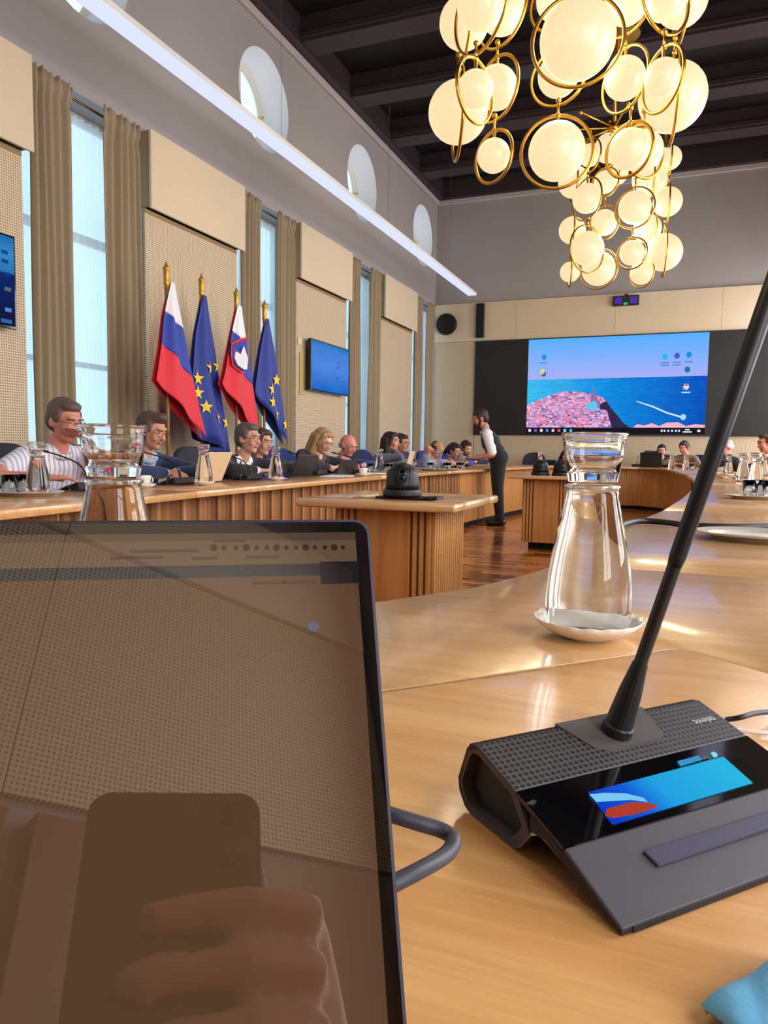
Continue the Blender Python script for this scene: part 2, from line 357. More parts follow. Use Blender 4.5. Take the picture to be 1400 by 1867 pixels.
def curtain(y0, y1, seed, label, X=-5.068, ztop=4.10, flare=1.0):
    rnd = random.Random(seed); W = y1 - y0; nf = max(3, int(round(W / .095))); ph = rnd.random() * 6
    amp = [rnd.uniform(.6, 1.2) for _ in range(nf + 2)]
    def fn(u, v):
        z = .06 + (ztop - .06) * v; t = u * nf; i = int(min(t, nf - 1e-6)); a = amp[i] * (1 - (t - i)) + amp[i + 1] * (t - i)
        top = min(1, max(0, (v - .955) / .02)); A = .034 * a * (1 - .35 * top)
        yy = y0 + W * (u + .02 * math.sin(5 * v + ph + 7 * u)); pin = 1 - .10 * math.exp(-((v - .953) / .012) ** 2)
        yc = (y0 + y1) / 2; yy = yc + (yy - yc) * pin * (1 + .05 * (1 - v))
        wv = math.sin(2 * math.pi * t + .8 * math.sin(3 * v + ph)) * A
        zz = z + (.012 * math.sin(2 * math.pi * t * 1.5 + ph) if v > .985 else 0)
        return (X + wv + (.02 if v > .965 else 0), yy, zz)
    b = B().grid(fn, nf * 12, 46)
    o = b.build('curtain', m_curt, None, smooth=True, fix=False); md = o.modifiers.new('thick', 'SOLIDIFY'); md.thickness = .006
    return tag(o, label, 'curtain', 'taupe curtains along the window wall')
m_rod = mat('curtain_rod_metal', (120, 92, 48), .35, metal=.8)
def rod(y0, y1, label):
    y0 += .05; y1 -= .05
    t = thing('curtain_rod', label, 'curtain rod', (-5.142, y0, 4.045), 0, 'brass curtain rods')
    B().cyl((0, 0, 0), (0, y1 - y0, 0), .013, n=12).build('bar', m_rod, t, smooth=True)
    for yy in (-.01, y1 - y0 + .01): B().ell((0, yy, 0), .017).torus((0, yy, 0), (0, 1, 0), .013, .004, 16, 6).build('finial', m_brass, t, smooth=True)
    for yy in (.03, y1 - y0 - .03): B().bb(-.027, .0, yy - .01, yy + .01, -.012, .012).build('bracket', m_rod, t)
where = {2: 'beside the wall-mounted screen and the striped-shirt man', 3: 'behind the four flags', 4: 'between the wall screen and the blank board', 5: 'at the far corner by the black video wall'}
for k, c in enumerate(WC):
    if k < 2: continue
    wn_ = where[k]
    yA = (c - .70, c - .26); yB = (c + .11, c + .60)
    if k == 5: yB = (c + .07, c + .46)
    curtain(*yA, 10 + k, 'taupe pleated curtain, first of its pair, ' + wn_)
    curtain(*yB, 20 + k, 'taupe pleated curtain, second of its pair, ' + wn_)
    rod(c - .74, c + (.64 if k < 5 else .5), 'thin brass rod over the window ' + wn_)
    def sh(u, v, c=c):
        return (XL - .1 + .018 * math.sin(2 * math.pi * u * 17 + .5 * math.sin(4 * v)), c - .8 + 1.6 * u, .8 + 3.18 * v)
    o = B().grid(sh, 170, 4).build('sheer_curtain', m_sheer, None, smooth=True, fix=False)
    tag(o, 'white sheer voile curtain glowing with daylight ' + wn_, 'sheer curtain', 'sheer curtains')
m_pel = mat('pelmet_board', (216, 196, 166), .6, noise=.03, nscale=3)
m_edge = mat('board_edge', (150, 122, 84), .6)
for k in range(1, 6):
    y0 = WC[k] + .70; y1 = (WC[k + 1] - .73) if k < 5 else None
    if y1 is None: continue
    num = {1: 'above the screen beside the striped-shirt man', 2: 'above the flags', 3: 'above the small wall screen', 4: 'above the blank perforated board'}.get(k, '')
    p = thing('pelmet_box', 'smooth beige pelmet box ' + num, 'pelmet', (-5.0, (y0 + y1) / 2, 3.36), 0, 'pelmet boxes on the window wall')
    h = (y1 - y0) / 2
    B().bb(-.03, 0, -h, h, 0, .76).build('front_board', m_pel, p, bevel=.003)
    B().bb(-.17, -.03, -h + .02, -h + .04, .02, .76).build('side_board', m_edge, p); B().bb(-.17, -.03, h - .04, h - .02, .02, .76).build('side_board', m_edge, p)
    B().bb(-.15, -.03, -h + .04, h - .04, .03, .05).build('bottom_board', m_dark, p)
    q = thing('acoustic_panel', 'tall perforated beige acoustic panel ' + num.replace('above', 'behind').replace('behind the blank perforated board', 'with nothing hung on it'), 'acoustic panel', (-5.09, (y0 + y1) / 2, .12), 0, 'perforated panels on the window wall')
    B().bb(-.02, 0, -h + .0, h - .05, 0, 3.2).build('perforated_board', m_perf_l, q)
    B().bb(-.02, .002, -h + .0, h - .05, 3.2, 3.245).build('top_edge', m_edge, q)
    B().bb(-.075, -.02, -h + .05, -h + .1, 0, 3.2).build('batten', m_edge, q); B().bb(-.075, -.02, h - .15, h - .1, 0, 3.2).build('batten', m_edge, q)
k = 1
# ------------------------------------------------------------------ pendant line light
LX0, LX1, LZ = -4.22, -4.04, 4.2
m_led = emis('led_diffuser', (218, 224, 255), 1.08)
for x0, x1, y0, y1, lab in ((LX0, LX1, -1.5, 14.95, 'long white linear pendant light hung along the window side'), (XR - 1.13, XR - .95, -1.5, 14.95, 'long white linear pendant light hung along the side opposite the windows')):
    t = thing('linear_light', lab, 'pendant light', ((x0 + x1) / 2, (y0 + y1) / 2, LZ)); hl = (y1 - y0) / 2; hw = (x1 - x0) / 2
    B().bb(-hw, hw, -hl, hl, 0, .004).build('diffuser', m_led, t)
    B().bb(-hw, hw, -hl, hl, .004, .055).build('housing', m_white, t, bevel=.002)
    for yy in (-6, -2.73, .4, 3.5, 6.6): B().cyl((0, yy, .055), (0, yy, ZCEIL - LZ + .02), .0022, n=6).build('suspension_cable', m_steel, t)
# ================================================================== CONFERENCE TABLE (one long ring)
ZT = .75
XCEN = -1.17
def hw(y): return 1.29 - .0115 * (y - 7) ** 2
right_in = [(-.62, .80), (-.50, .87), (-.40, .975), (-.305, 1.14), (-.245, 1.33), (-.215, 1.47)]
for y in (1.75, 2.24, 3.1, 4.0, 5.0, 6.0, 7.0, 8.0, 9.0, 10.0, 11.0, 11.8, 12.4): right_in.append((XCEN + hw(y) - (.02 if 1.5 < y < 2.5 else 0), y))
right_in += [(-.27, 12.95), (-.42, 13.3), (-.66, 13.5)]
inner = right_in + [(2 * XCEN - x, y) for x, y in reversed(right_in)]           # closed loop, counter-clockwise
def off_pt(i, d, L=inner):
    n = len(L); a = Vector(L[i - 1]); b = Vector(L[(i + 1) % n]); t = (b - a).normalized(); nrm = Vector((t.y, -t.x)); p = Vector(L[i]) + nrm * d; return (p.x, p.y)
out_r = [(-.62, -.42), (-.2, -.36), (.12, -.20), (.42, .12), (.62, .62), (.70, 1.10), (.72, 1.47)]
for y in (1.75, 2.24, 3.1, 4.0, 5.0, 6.0, 7.0, 8.0, 9.0, 10.0, 11.0, 11.8, 12.4): out_r.append((XCEN + hw(y) + .84 + (.1 if y < 2.5 else 0), y))
out_r += [(.52, 13.45), (.15, 14.05), (-.66, 14.32)]
OUT_L = -3.05
def mirx(x, y, outer=False):
    return max(2 * XCEN - x, OUT_L) if outer and 1.5 < y < 12.5 else 2 * XCEN - x
m_top = wood('oak_worktop', (186, 138, 86), (212, 170, 120), rot=math.radians(6), scale=1.0, rough=.3, coat=.6)
m_top_panel = wood('oak_worktop_panel', (184, 131, 74), (212, 165, 108), rot=math.radians(-12), scale=1.1, rough=.32, coat=.3)
m_top_side = wood('oak_worktop_side', (190, 136, 78), (214, 166, 108), rot=math.radians(90), scale=1.0, rough=.3, coat=.6)
m_slat = wood('oak_slat', (186, 128, 70), (202, 146, 86), vertical=True, scale=.4, rough=.4, coat=.15, rnd=.08)
m_panel = wood('oak_panel', (170, 106, 54), (200, 140, 80), vertical=True, scale=.8, rough=.4, coat=.15)
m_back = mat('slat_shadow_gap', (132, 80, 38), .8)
m_recess_shade = wood('recess_wood', (126, 80, 42), (156, 104, 58), vertical=True, scale=.8, rough=.5, coat=.0)  # pedestal oak darkened, shade inside the recess put into the colour
table = thing('conference_table', 'long oak ring-shaped conference table with slatted fronts', 'table', (XCEN, 7.0, 0))
TO = (XCEN, 7.0, 0)
def seg_top(poly, m, name='worktop'):
    o = B().prism(poly, ZT - .034, ZT).build(name, m, table, world=True, bevel=.0035, seg=2); autosmooth(o, 50); return o
K = 5                                                          # first index with y = 1.47
# arms (joined at recessed seams)
cuts = [K, 8, 11, 13, 15, len(right_in) - 1]
for a, b in zip(cuts[:-1], cuts[1:]):
    for mir in (0, 1):
        li = [right_in[i] for i in range(a, b + 1)]; lo = [out_r[i + 1] for i in range(b, a - 1, -1)]
        g = .0012; li[0] = (li[0][0], li[0][1] + g); lo[-1] = (lo[-1][0], lo[-1][1] + g); li[-1] = (li[-1][0], li[-1][1] - g); lo[0] = (lo[0][0], lo[0][1] - g)
        poly = li + lo
        if mir: poly = [(mirx(x, y, True), y) for x, y in lo[::-1]][::-1]; poly = [(2 * XCEN - x, y) for x, y in li] + poly; poly = poly[::-1]
        seg_top(poly, m_top if (a == K and not mir) else m_top_side)
poly = [(right_in[-1][0], 13.502), (right_in[-1][0] - .001, 14.32), (2 * XCEN - right_in[-1][0] + .001, 14.32), (2 * XCEN - right_in[-1][0], 13.502)]
seg_top(list(reversed(poly)), m_top)
# near corner: outer strip + the seat panel let into it (45 degree joint with a rounded corner)
cor = Vector((.012, .893)); d1 = Vector((-.253, -.279)).normalized(); d2 = Vector((.085, -.075)).normalized()
def joint(off):
    n1 = Vector((-d1.y, d1.x)); n2 = Vector((d2.y, -d2.x))
    r = .03; pts = [cor + d1 * .95, cor + d1 * .06, cor + d1 * .03]
    pts += [cor + d1 * .012 + Vector((0, -.004)), cor + Vector((0, -.010)), cor + d2 * .012 + Vector((0, -.004))]
    pts += [cor + d2 * .03, cor + d2 * .06, cor + d2 * .62]
    return [(p.x, p.y - off) for p in pts]
jn = joint(0); jp = joint(.0016)
strip = right_in[:K + 1]; strip = [(x, min(y, 1.4688)) for x, y in strip] + [(.72, 1.4688), (.70, 1.10), (.62, .62), jn[-1]] + [p for p in reversed(jn[:-1])] + [(-.64, .16), (-.62, .16)]
strip = right_in[:K] + [(right_in[K][0], 1.4688), (.72, 1.4688), (.70, 1.10), (.62, .62), (.52, .38)] + list(reversed(jn)) + [(-.62, .20)]
seg_top(strip, m_top, 'worktop')
panel = [(-.6185, .198)] + jp + [(.515, .37), (.42, .12), (.12, -.20), (-.2, -.36), (-.6185, -.42)]
seg_top(list(reversed(panel)), m_top_panel, 'worktop_panel')
mid = [(-.6215, .80), (-.6215, -.42), (2 * XCEN + .6215, -.42), (2 * XCEN + .6215, .80)]
seg_top(list(reversed(mid)), m_top)
left = [(2 * XCEN - x, y) for x, y in right_in[:K]] + [(2 * XCEN - right_in[K][0], 1.4688), (2 * XCEN - .72, 1.4688)] + [(2 * XCEN - x, y) for x, y in ((.70, 1.10), (.62, .62), (.42, .12), (.12, -.2), (-.2, -.36), (-.6185, -.42))]
seg_top(left, m_top_side)
# substructure, inner apron and slats
ap_in = [off_pt(i, .13) for i in range(len(inner))]; ap_b = [off_pt(i, .20) for i in range(len(inner))]
n = len(inner); ab = B()
for i in range(n):
    j = (i + 1) % n; a, b_, c, d = ap_in[i], ap_in[j], ap_b[j], ap_b[i]
    ab.prism([a, b_, c, d], .06, ZT - .034)
ab.build('apron', m_back, table, world=True)
fb = B()
for i in range(n):
    j = (i + 1) % n; fb.prism([off_pt(i, .16), off_pt(j, .16), off_pt(j, .22), off_pt(i, .22)], 0, .06)
fb.build('plinth', m_dark, table, world=True)
sub = B(); ou = out_r + [(2 * XCEN - x, y) for x, y in reversed(out_r)]
for k in range(len(right_in)):
    pass
tot = []; per = 0
pts = [Vector(p) for p in ap_in]
slat_me = B().bb(-.0165, .0165, -.012, 0, .07, ZT - .036).mesh('slat', m_slat, bevel=.002)
slat_small = B().bb(-.0145, .0145, -.02, 0, .07, ZT - .036).mesh('slat', m_slat)
cand = []
for i in range(n):
    a = pts[i]; b_ = pts[(i + 1) % n]; Ls = (b_ - a).length; t = (b_ - a) / Ls; k = 0
    while per < Ls:
        p = a + t * per; cand.append((p, math.atan2(t.y, t.x))); per += .04
    per -= Ls
vis = []
for p, ang in cand:
    q0 = RM.T @ (np.array([p.x, p.y, .5]) - O)
    nrm = Vector((math.sin(ang), -math.cos(ang)))            # out of the ring (away from its middle)
    tocam = Vector((-p.x, -p.y))
    s = 0
    if q0[2] > .5:
        px = CX + F * q0[0] / q0[2]
        if -30 < px < 1420 and (-nrm).dot(tocam) > 0: s = 1 / q0[2]
    vis.append((s, p, ang))
vis.sort(key=lambda e: -e[0]); rest = B()
for k, (s, p, ang) in enumerate(vis):
    if s > 0 and k < 298: inst('slat', slat_me, table, (p.x - TO[0], p.y - TO[1], 0), (0, 0, ang))
    else: rest.box((p.x - TO[0], p.y - TO[1], .39), (.033, .02, .64), rot=Matrix.Rotation(ang, 3, 'Z'))
rs = rest.build('slat_rest', m_slat, table); rs['kind'] = 'stuff'
for y in (2.5, 5.2, 8, 10.8): 
    for s in (1, -1):
        x = XCEN + s * (hw(y) + .27); B().bb(x - .03, x + .03, y - .3, y + .3, 0, ZT - .034).build('leg_panel', m_panel, table, world=True)
B().bb(.28, .34, .25, .8, 0, ZT - .034).build('leg_panel', m_panel, table, world=True)
for x in (-2.0, -.4): B().bb(x - .3, x + .3, 13.80, 13.86, 0, ZT - .034).build('leg_panel', m_panel, table, world=True)
# ------------------------------------------------------------------ pedestals carrying the room cameras
def pedestal(x0, x1, y0, y1, label):
    cx, cy = (x0 + x1) / 2, (y0 + y1) / 2; hx, hy = (x1 - x0) / 2, (y1 - y0) / 2
    t = thing('camera_pedestal', label, 'pedestal', (cx, cy, 0), 0, 'oak camera pedestals inside the table ring')
    ov = .15; bx, by = hx - ov, hy - ov; iw, ih = hx - .17, hy - .17; zt = ZT; th = .038
    for nm, (a0, a1, b0, b1) in (('top_rail', (-hx, hx, -hy, -ih)), ('top_rail', (-hx, hx, ih, hy)), ('top_rail', (-hx, -iw, -ih, ih)), ('top_rail', (iw, hx, -ih, ih))):
        autosmooth(B().bb(a0, a1, b0, b1, zt - th, zt).build(nm, m_top_side if nm == 'x' else m_top, t, bevel=.012, seg=3), 50)
    B().bb(-iw, iw, -ih, ih, zt - .2, zt - .14).build('recess_floor', m_recess_shade, t)
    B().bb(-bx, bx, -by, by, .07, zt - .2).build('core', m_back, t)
    B().bb(-bx, bx, -by, -ih, zt - .2, zt - th).bb(-bx, bx, ih, by, zt - .2, zt - th).bb(-bx, -iw, -ih, ih, zt - .2, zt - th).bb(iw, bx, -ih, ih, zt - .2, zt - th).build('core_frame', m_recess_shade, t)
    B().bb(-bx + .05, bx - .05, -by + .05, by - .05, 0, .07).build('plinth', m_dark, t)
    for s in (-1, 1):
        B().bb(-bx + .10, bx - .10, s * by, s * (by + .014), .07, zt - th).build('front_board', m_panel, t, bevel=.002)
        for e in (-1, 1):
            for k in range(3): B().bb(e * (bx - .012 - k * .032) - .009, e * (bx - .012 - k * .032) + .009, s * by, s * (by + .014), .07, zt - th).build('slat', m_slat, t)
        kk = int((2 * by) / .034)
        for k in range(kk):
            yy = -by + .017 + k * .034; B().bb(s * bx, s * (bx + .014), yy - .011, yy + .011, .07, zt - th).build('slat', m_slat, t)
    return t
pedestal(-1.625, -.862, 2.93, 3.72, 'oak pedestal with recessed top close to the near table corner')
pedestal(-1.60, -.85, 7.22, 8.05, 'oak pedestal further down the ring, carrying two cameras')
def ptz(loc, rz, label):
    t = thing('conference_camera', label, 'camera', loc, rz, 'black dome conference cameras')
    B().lathe([(0, 0), (.088, 0), (.092, .006), (.092, .02), (.086, .034), (0, .034)], 36).build('base', m_black, t, smooth=False, bevel=.002)
    prof = [(.0, .034), (.080, .034), (.079, .06), (.076, .09)]
    for k in range(1, 10): a = math.pi / 2 * k / 9; prof.append((max(.0, .076 * math.cos(a)), .09 + .068 * math.sin(a)))
    B().lathe(prof, 40).build('dome', m_black, t, smooth=True)
    for s in (-1, 1):
        pts = [(s * .034, -math.sqrt(max(.0, (.0775 * c_) ** 2 - .034 ** 2)), z) for c_, z in ((1.03, .036), (1.01, .06), (1, .09), (.94, .113), (.80, .131), (.55, .146))]
        B().tube(pts, .0022, 6).build('seam', m_dark, t)
    h = B().ell((0, -.028, .088), (.031, .058, .05)).build('camera_head', m_blackgloss, t, smooth=True)
    B().cyl((0, -.072, .088), (0, -.09, .088), .024, .022, 24).build('lens_barrel', m_black, h, smooth=False)
    B().ell((0, -.089, .088), (.016, .006, .016)).build('lens', m_blackgloss, h, smooth=True)
    return t
p = on_z(733, 908, ZT)
plate = thing('mounting_plate', 'thin black plate under the camera on the near pedestal', 'plate', (p.x + .02, p.y, ZT))
B().bb(-.13, .15, -.07, .07, 0, .008).build('sheet', m_black, plate, bevel=.003); B().bb(.1, .17, -.05, .05, 0, .012).build('connector', m_black, plate, bevel=.002)
bridge = tag(B().bb(-1.449, -1.039, p.y - .035, p.y + .035, ZT - .058, ZT - .002).build('support_board', m_panel, None), 'narrow oak board bridging the recess under the near camera', 'board')
ptz((p.x, p.y, ZT + .0085), math.radians(20), 'black dome camera on the near pedestal')
for px, lab in ((985, 'black dome camera on the further pedestal, next to its edge'), (1023, 'black dome camera on the further pedestal, behind the tall water carafe')):
    q = on_y(px, 866, 7.34); ptz((q.x, 7.34, ZT), math.radians(15), lab)
# ================================================================== FAR WALL EQUIPMENT
vw = thing('video_wall', 'large black video wall showing a coastal town desktop picture', 'video wall', (-1.32, YF - .04, 1.355))
B().bb(-2.895, 2.895, -.06, 0, 0, 2.01).build('black_surround', mat('video_wall_black', (30, 28, 29), .5), vw)
SX0, SX1, SZ0, SZ1 = -3.06, .42, 1.385, 3.345
def sp(u, v): return ((SX0 + (SX1 - SX0) * u) + 1.32, SZ0 - 1.355 + (SZ1 - SZ0) * v)       # local x, z
def spoly(name, pts, m, dy):
    b = B(); vs = [(sp(u, v)[0], -.06 - dy, sp(u, v)[1]) for u, v in pts]; b.add(vs, [tuple(range(len(vs)))]); return b.build(name, m, vw, fix=False)
def grad_emis(name, stops, axis=2, lo=0, hi=1, s=1.0, noise=0.0, nscale=6, stretch=(1, 1, 1)):
    m = bpy.data.materials.new(name); m.use_nodes = True; N = m.node_tree.nodes; L = m.node_tree.links; N.remove(N['Principled BSDF'])
    tc = N.new('ShaderNodeTexCoord'); sx = N.new('ShaderNodeSeparateXYZ'); L.new(tc.outputs['Object'], sx.inputs[0])
    mr = N.new('ShaderNodeMapRange'); mr.inputs[1].default_value = lo; mr.inputs[2].default_value = hi; L.new(sx.outputs[axis], mr.inputs[0])
    cr = N.new('ShaderNodeValToRGB'); cr.color_ramp.elements.remove(cr.color_ramp.elements[0])
    for i, (p_, c_) in enumerate(stops):
        e = cr.color_ramp.elements[0] if i == 0 else cr.color_ramp.elements.new(p_); e.position = p_; e.color = (*s2l(c_), 1)
    src = mr.outputs[0]
    if noise:
        mp = N.new('ShaderNodeMapping'); mp.inputs['Scale'].default_value = stretch; nz = N.new('ShaderNodeTexNoise'); nz.inputs['Scale'].default_value = nscale; nz.inputs['Detail'].default_value = 5
        L.new(tc.outputs['Object'], mp.inputs[0]); L.new(mp.outputs[0], nz.inputs['Vector'])
        ma = N.new('ShaderNodeMath'); ma.operation = 'MULTIPLY_ADD'; ma.inputs[1].default_value = noise; L.new(nz.outputs[0], ma.inputs[0]); L.new(mr.outputs[0], ma.inputs[2])
        mb = N.new('ShaderNodeMath'); mb.operation = 'SUBTRACT'; mb.inputs[1].default_value = noise * .5; L.new(ma.outputs[0], mb.inputs[0]); src = mb.outputs[0]
    L.new(src, cr.inputs[0]); e = N.new('ShaderNodeEmission'); e.inputs[1].default_value = s; L.new(cr.outputs[0], e.inputs[0]); L.new(e.outputs[0], N['Material Output'].inputs[0]); return m
z_of = lambda v: SZ0 - 1.355 + (SZ1 - SZ0) * v
m_sky = grad_emis('screen_sky', [(0, (190, 172, 232)), (.35, (150, 178, 250)), (1, (84, 176, 255))], 2, z_of(.5), z_of(1))
m_sea = grad_emis('screen_sea', [(0, (64, 190, 240)), (.45, (20, 140, 225)), (1, (14, 84, 190))], 0, sp(.0, 0)[0], sp(1, 0)[0], noise=.5, nscale=5, stretch=(1, 1, 6))
def town_mat():
    m = bpy.data.materials.new('screen_town'); m.use_nodes = True; N = m.node_tree.nodes; L = m.node_tree.links; N.remove(N['Principled BSDF'])
    tc = N.new('ShaderNodeTexCoord'); mp = N.new('ShaderNodeMapping'); mp.inputs['Scale'].default_value = (17, 1, 28); vo = N.new('ShaderNodeTexVoronoi'); vo.inputs['Scale'].default_value = 1.3
    L.new(tc.outputs['Object'], mp.inputs[0]); L.new(mp.outputs[0], vo.inputs['Vector']); sx = N.new('ShaderNodeSeparateXYZ'); L.new(vo.outputs['Color'], sx.inputs[0])
    cr = N.new('ShaderNodeValToRGB'); cr.color_ramp.interpolation = 'CONSTANT'; cols = [(0, (224, 130, 165)), (.2, (240, 160, 185)), (.36, (200, 165, 225)), (.55, (150, 140, 215)), (.66, (238, 205, 238)), (.80, (216, 110, 140)), (.92, (110, 95, 160))]
    for i, (p_, c_) in enumerate(cols):
        e = cr.color_ramp.elements[0] if i == 0 else cr.color_ramp.elements.new(p_); e.position = p_; e.color = (*s2l(c_), 1)
    L.new(sx.outputs[0], cr.inputs[0]); e = N.new('ShaderNodeEmission'); L.new(cr.outputs[0], e.inputs[0]); L.new(e.outputs[0], N['Material Output'].inputs[0]); return m
m_town = town_mat()
spoly('sky_picture', [(0, .5), (1, .5), (1, 1), (0, 1)], m_sky, .002)
spoly('sea_picture', [(0, .065), (1, .065), (1, .575), (0, .575)], m_sea, .003)
spoly('town_picture', [(0, .065), (.585, .065), (.54, .16), (.49, .27), (.465, .33), (.44, .38), (.36, .42), (.30, .44), (.22, .445), (.14, .41), (.06, .35), (0, .31)], m_town, .004)
spoly('shore_picture', [(.50, .065), (.60, .065), (.56, .12), (.53, .19), (.50, .25), (.475, .31), (.465, .34), (.42, .30), (.43, .26), (.47, .24)], emis('scr_dark', (52, 44, 78)), .005)
spoly('church_picture', [(.375, .28), (.375, .40), (.383, .44), (.388, .52), (.393, .44), (.40, .40), (.415, .36), (.43, .33), (.43, .26), (.40, .27)], emis('scr_church', (150, 110, 170)), .0055)
spoly('church_wall_picture', [(.355, .24), (.355, .31), (.40, .345), (.415, .31), (.415, .24)], emis('scr_churchw', (110, 190, 240)), .006)
spoly('wake_picture', [(.63, .33), (.72, .27), (.80, .205), (.88, .16), (.89, .17), (.80, .22), (.72, .285), (.635, .335)], emis('scr_white', (228, 244, 255)), .006)
spoly('blossom_picture', [(.62, .065), (.64, .10), (.68, .085), (.72, .11), (.76, .08), (.80, .115), (.86, .12), (.9, .08), (.95, .1), (1, .09), (1, .065)], emis('scr_pink', (250, 180, 200)), .006)
spoly('task_bar', [(0, 0), (1, 0), (1, .065), (0, .065)], emis('scr_bar', (26, 24, 30)), .004)
def icon(u, v, w, h, col, nm='icon'):
    spoly(nm, [(u - w, v - h), (u + w, v - h), (u + w, v + h), (u - w, v + h)], emis('scr_%d_%d_%d' % col, col), .008)
for i, c_ in enumerate([(220, 240, 255), (130, 90, 220), (250, 240, 220), (70, 150, 255), (255, 210, 180), (255, 80, 110), (120, 240, 250), (60, 210, 230)]): icon(.022 + .035 * i, .033, .0075, .014, c_, 'task_icon')
for u in (.775, .79, .81, .83, .85, .867): icon(u, .033, .005, .01, (225, 240, 255), 'tray_icon')
for v in (.044, .022): icon(.91, v, .024 if v < .03 else .012, .006, (235, 245, 255), 'clock_text')
icon(.97, .033, .008, .011, (225, 240, 255), 'tray_icon')
for u, v, c_ in ((.095, .81, (30, 150, 230)), (.088, .655, (240, 220, 120)), (.095, .635, (40, 90, 160)), (.775, .775, (30, 190, 235)), (.838, .78, (70, 90, 220)), (.90, .785, (20, 150, 220)), (.895, .64, (20, 120, 170)), (.893, .47, (250, 230, 235)), (.885, .17, (180, 220, 245))):
    spoly('desktop_icon', [(u + .015 * math.cos(a), v + .03 * math.sin(a)) for a in [k * math.pi / 6 for k in range(12)]], emis('scr_%d_%d_%d' % c_, c_), .008)
icon(.893, .49, .012, .012, (230, 60, 90)); icon(.887, .455, .01, .01, (40, 200, 240))
for u, v in ((.09, .75), (.775, .715), (.838, .715), (.90, .715), (.893, .415), (.775, .69), (.838, .69)): icon(u, v, .022, .006, (98, 130, 215) if v > .6 else (225, 235, 255), 'icon_text')
p = on_y(815, 592, YF - .06)
t = thing('round_speaker', 'round black speaker high in the corner above the perforated board', 'speaker', (p.x, YF - .06, p.z))
B().cyl((0, 0, 0), (0, -.05, 0), .235, .225, 40).build('housing', m_black, t, bevel=.008)
B().lathe([(0, .0), (.06, .005), (.2, .03), (.225, .03), (.225, .0)], 40).build('cone', m_blackgloss, t, smooth=True).rotation_euler = (math.radians(90), 0, 0); t.children[-1].location = (0, -.045, 0)
B().ell((.02, -.055, .03), (.07, .03, .06)).build('dome_cap', mat('speaker_gloss', (40, 40, 42), .25), t, smooth=True)
p = on_y(876, 585, YF - .1)
t = thing('column_speaker', 'slim black column speaker beside the round speaker', 'speaker', (p.x, YF - .06, p.z - .36))
B().bb(-.085, .085, -.11, -.02, 0, .72).build('cabinet', m_black, t, bevel=.006); B().bb(-.075, .075, -.114, -.11, .02, .70).build('grille', mat('speaker_cloth', (26, 26, 27), .9), t); B().bb(-.03, .03, -.02, 0, .2, .5).build('bracket', m_black, t)
p = on_y(1141, 549, YF - .12)
t = thing('infrared_emitter', 'black emitter box with violet windows and green light over the video wall', 'emitter', (p.x, YF - .06, p.z - .09))
B().bb(-.25, .25, -.12, -.03, 0, .19).build('case', m_black, t, bevel=.006)
for x in (-.14, .15): B().bb(x - .07, x + .07, -.125, -.12, .03, .16).build('violet_window', mat('violet_window', (46, 26, 110), .2, emit=(70, 40, 170), estr=.6), t)
B().ell((0, -.12, .03), (.045, .015, .025)).build('green_light', emis('green_led', (40, 190, 120), 1), t, smooth=True); B().bb(-.03, .03, -.03, 0, .05, .24).build('bracket', m_black, t)
# ------------------------------------------------------------------ wall screens on the window side
def wall_tv(y0, y1, z0, z1, label, kind):
    t = thing('wall_screen', label, 'television', (-5.085, (y0 + y1) / 2, (z0 + z1) / 2)); hy = (y1 - y0) / 2; hz = (z1 - z0) / 2
    B().bb(0, .06, -.15, .15, -.15, .15).build('wall_mount', m_black, t)
    B().bb(.06, .12, -hy, hy, -hz, hz).build('bezel', m_blackgloss, t, bevel=.004)
    if kind == 1: mm = grad_emis('tv_blue', [(0, (30, 110, 215)), (.5, (84, 146, 240)), (.9, (70, 140, 225)), (1, (46, 120, 190))], 2, -hz, hz, noise=.25, nscale=2, s=.85)
    else: mm = grad_emis('tv_dark', [(0, (22, 26, 44)), (.25, (20, 34, 90)), (.58, (22, 44, 116)), (.6, (52, 128, 200)), (.8, (62, 150, 215)), (1, (34, 110, 185))], 2, -hz, hz, s=.8)
    B().bb(.12, .1215, -hy + .015, hy - .015, -hz + .02, hz - .015).build('display', mm, t)
    for (u, v, a, c_) in ([(.25, .12, .03, (80, 110, 200)), (.25, .04, .06, (90, 120, 200)), (.22, -.12, .02, (40, 80, 170)), (.22, -.17, .02, (60, 100, 190))] if kind == 1 else [(hy - .1, .22, .03, (30, 80, 150)), (hy - .1, .15, .03, (30, 80, 150)), (hy - .08, .05, .03, (20, 60, 130)), (hy - .08, -.06, .03, (90, 120, 120)), (hy - .08, -.22, .03, (90, 150, 220)), (hy - .1, -.31, .05, (60, 110, 190))]):
        B().bb(.1215, .1225, u - a, u + a, v - .015, v + .015).build('screen_icon', emis('tv_%d_%d_%d' % c_, c_, .8), t)
a0 = on_x(567, 616, -4.97); a1 = on_x(635, 723, -4.97)
wall_tv(a0.y, a1.y, a1.z, a0.z, 'small wall screen with a plain blue picture, between two windows', 1)
a0 = on_x(26, 432, -4.97); a1 = on_x(27, 601, -4.97)
wall_tv(a0.y - 1.3, a0.y, a1.z, a0.z, 'wall screen with a dark blue desktop picture beside the striped-shirt man', 0)
p = on_x(546, 622, -5.08)
tag(B().bb(-5.0885, -5.07, p.y - .05, p.y + .05, p.z - .05, p.z + .05).build('wall_switch', mat('cream_plastic', (216, 204, 150), .5), None, bevel=.004), 'small cream wall switch beside the small wall screen', 'switch')
p = on_x(550, 675, -5.08)
tag(B().bb(-5.0885, -5.075, p.y - .06, p.y + .06, p.z - .35, p.z + .25).build('wall_notice', mat('tan_board', (190, 164, 106), .6), None, bevel=.002), 'narrow tan notice strip beside the small wall screen', 'notice')
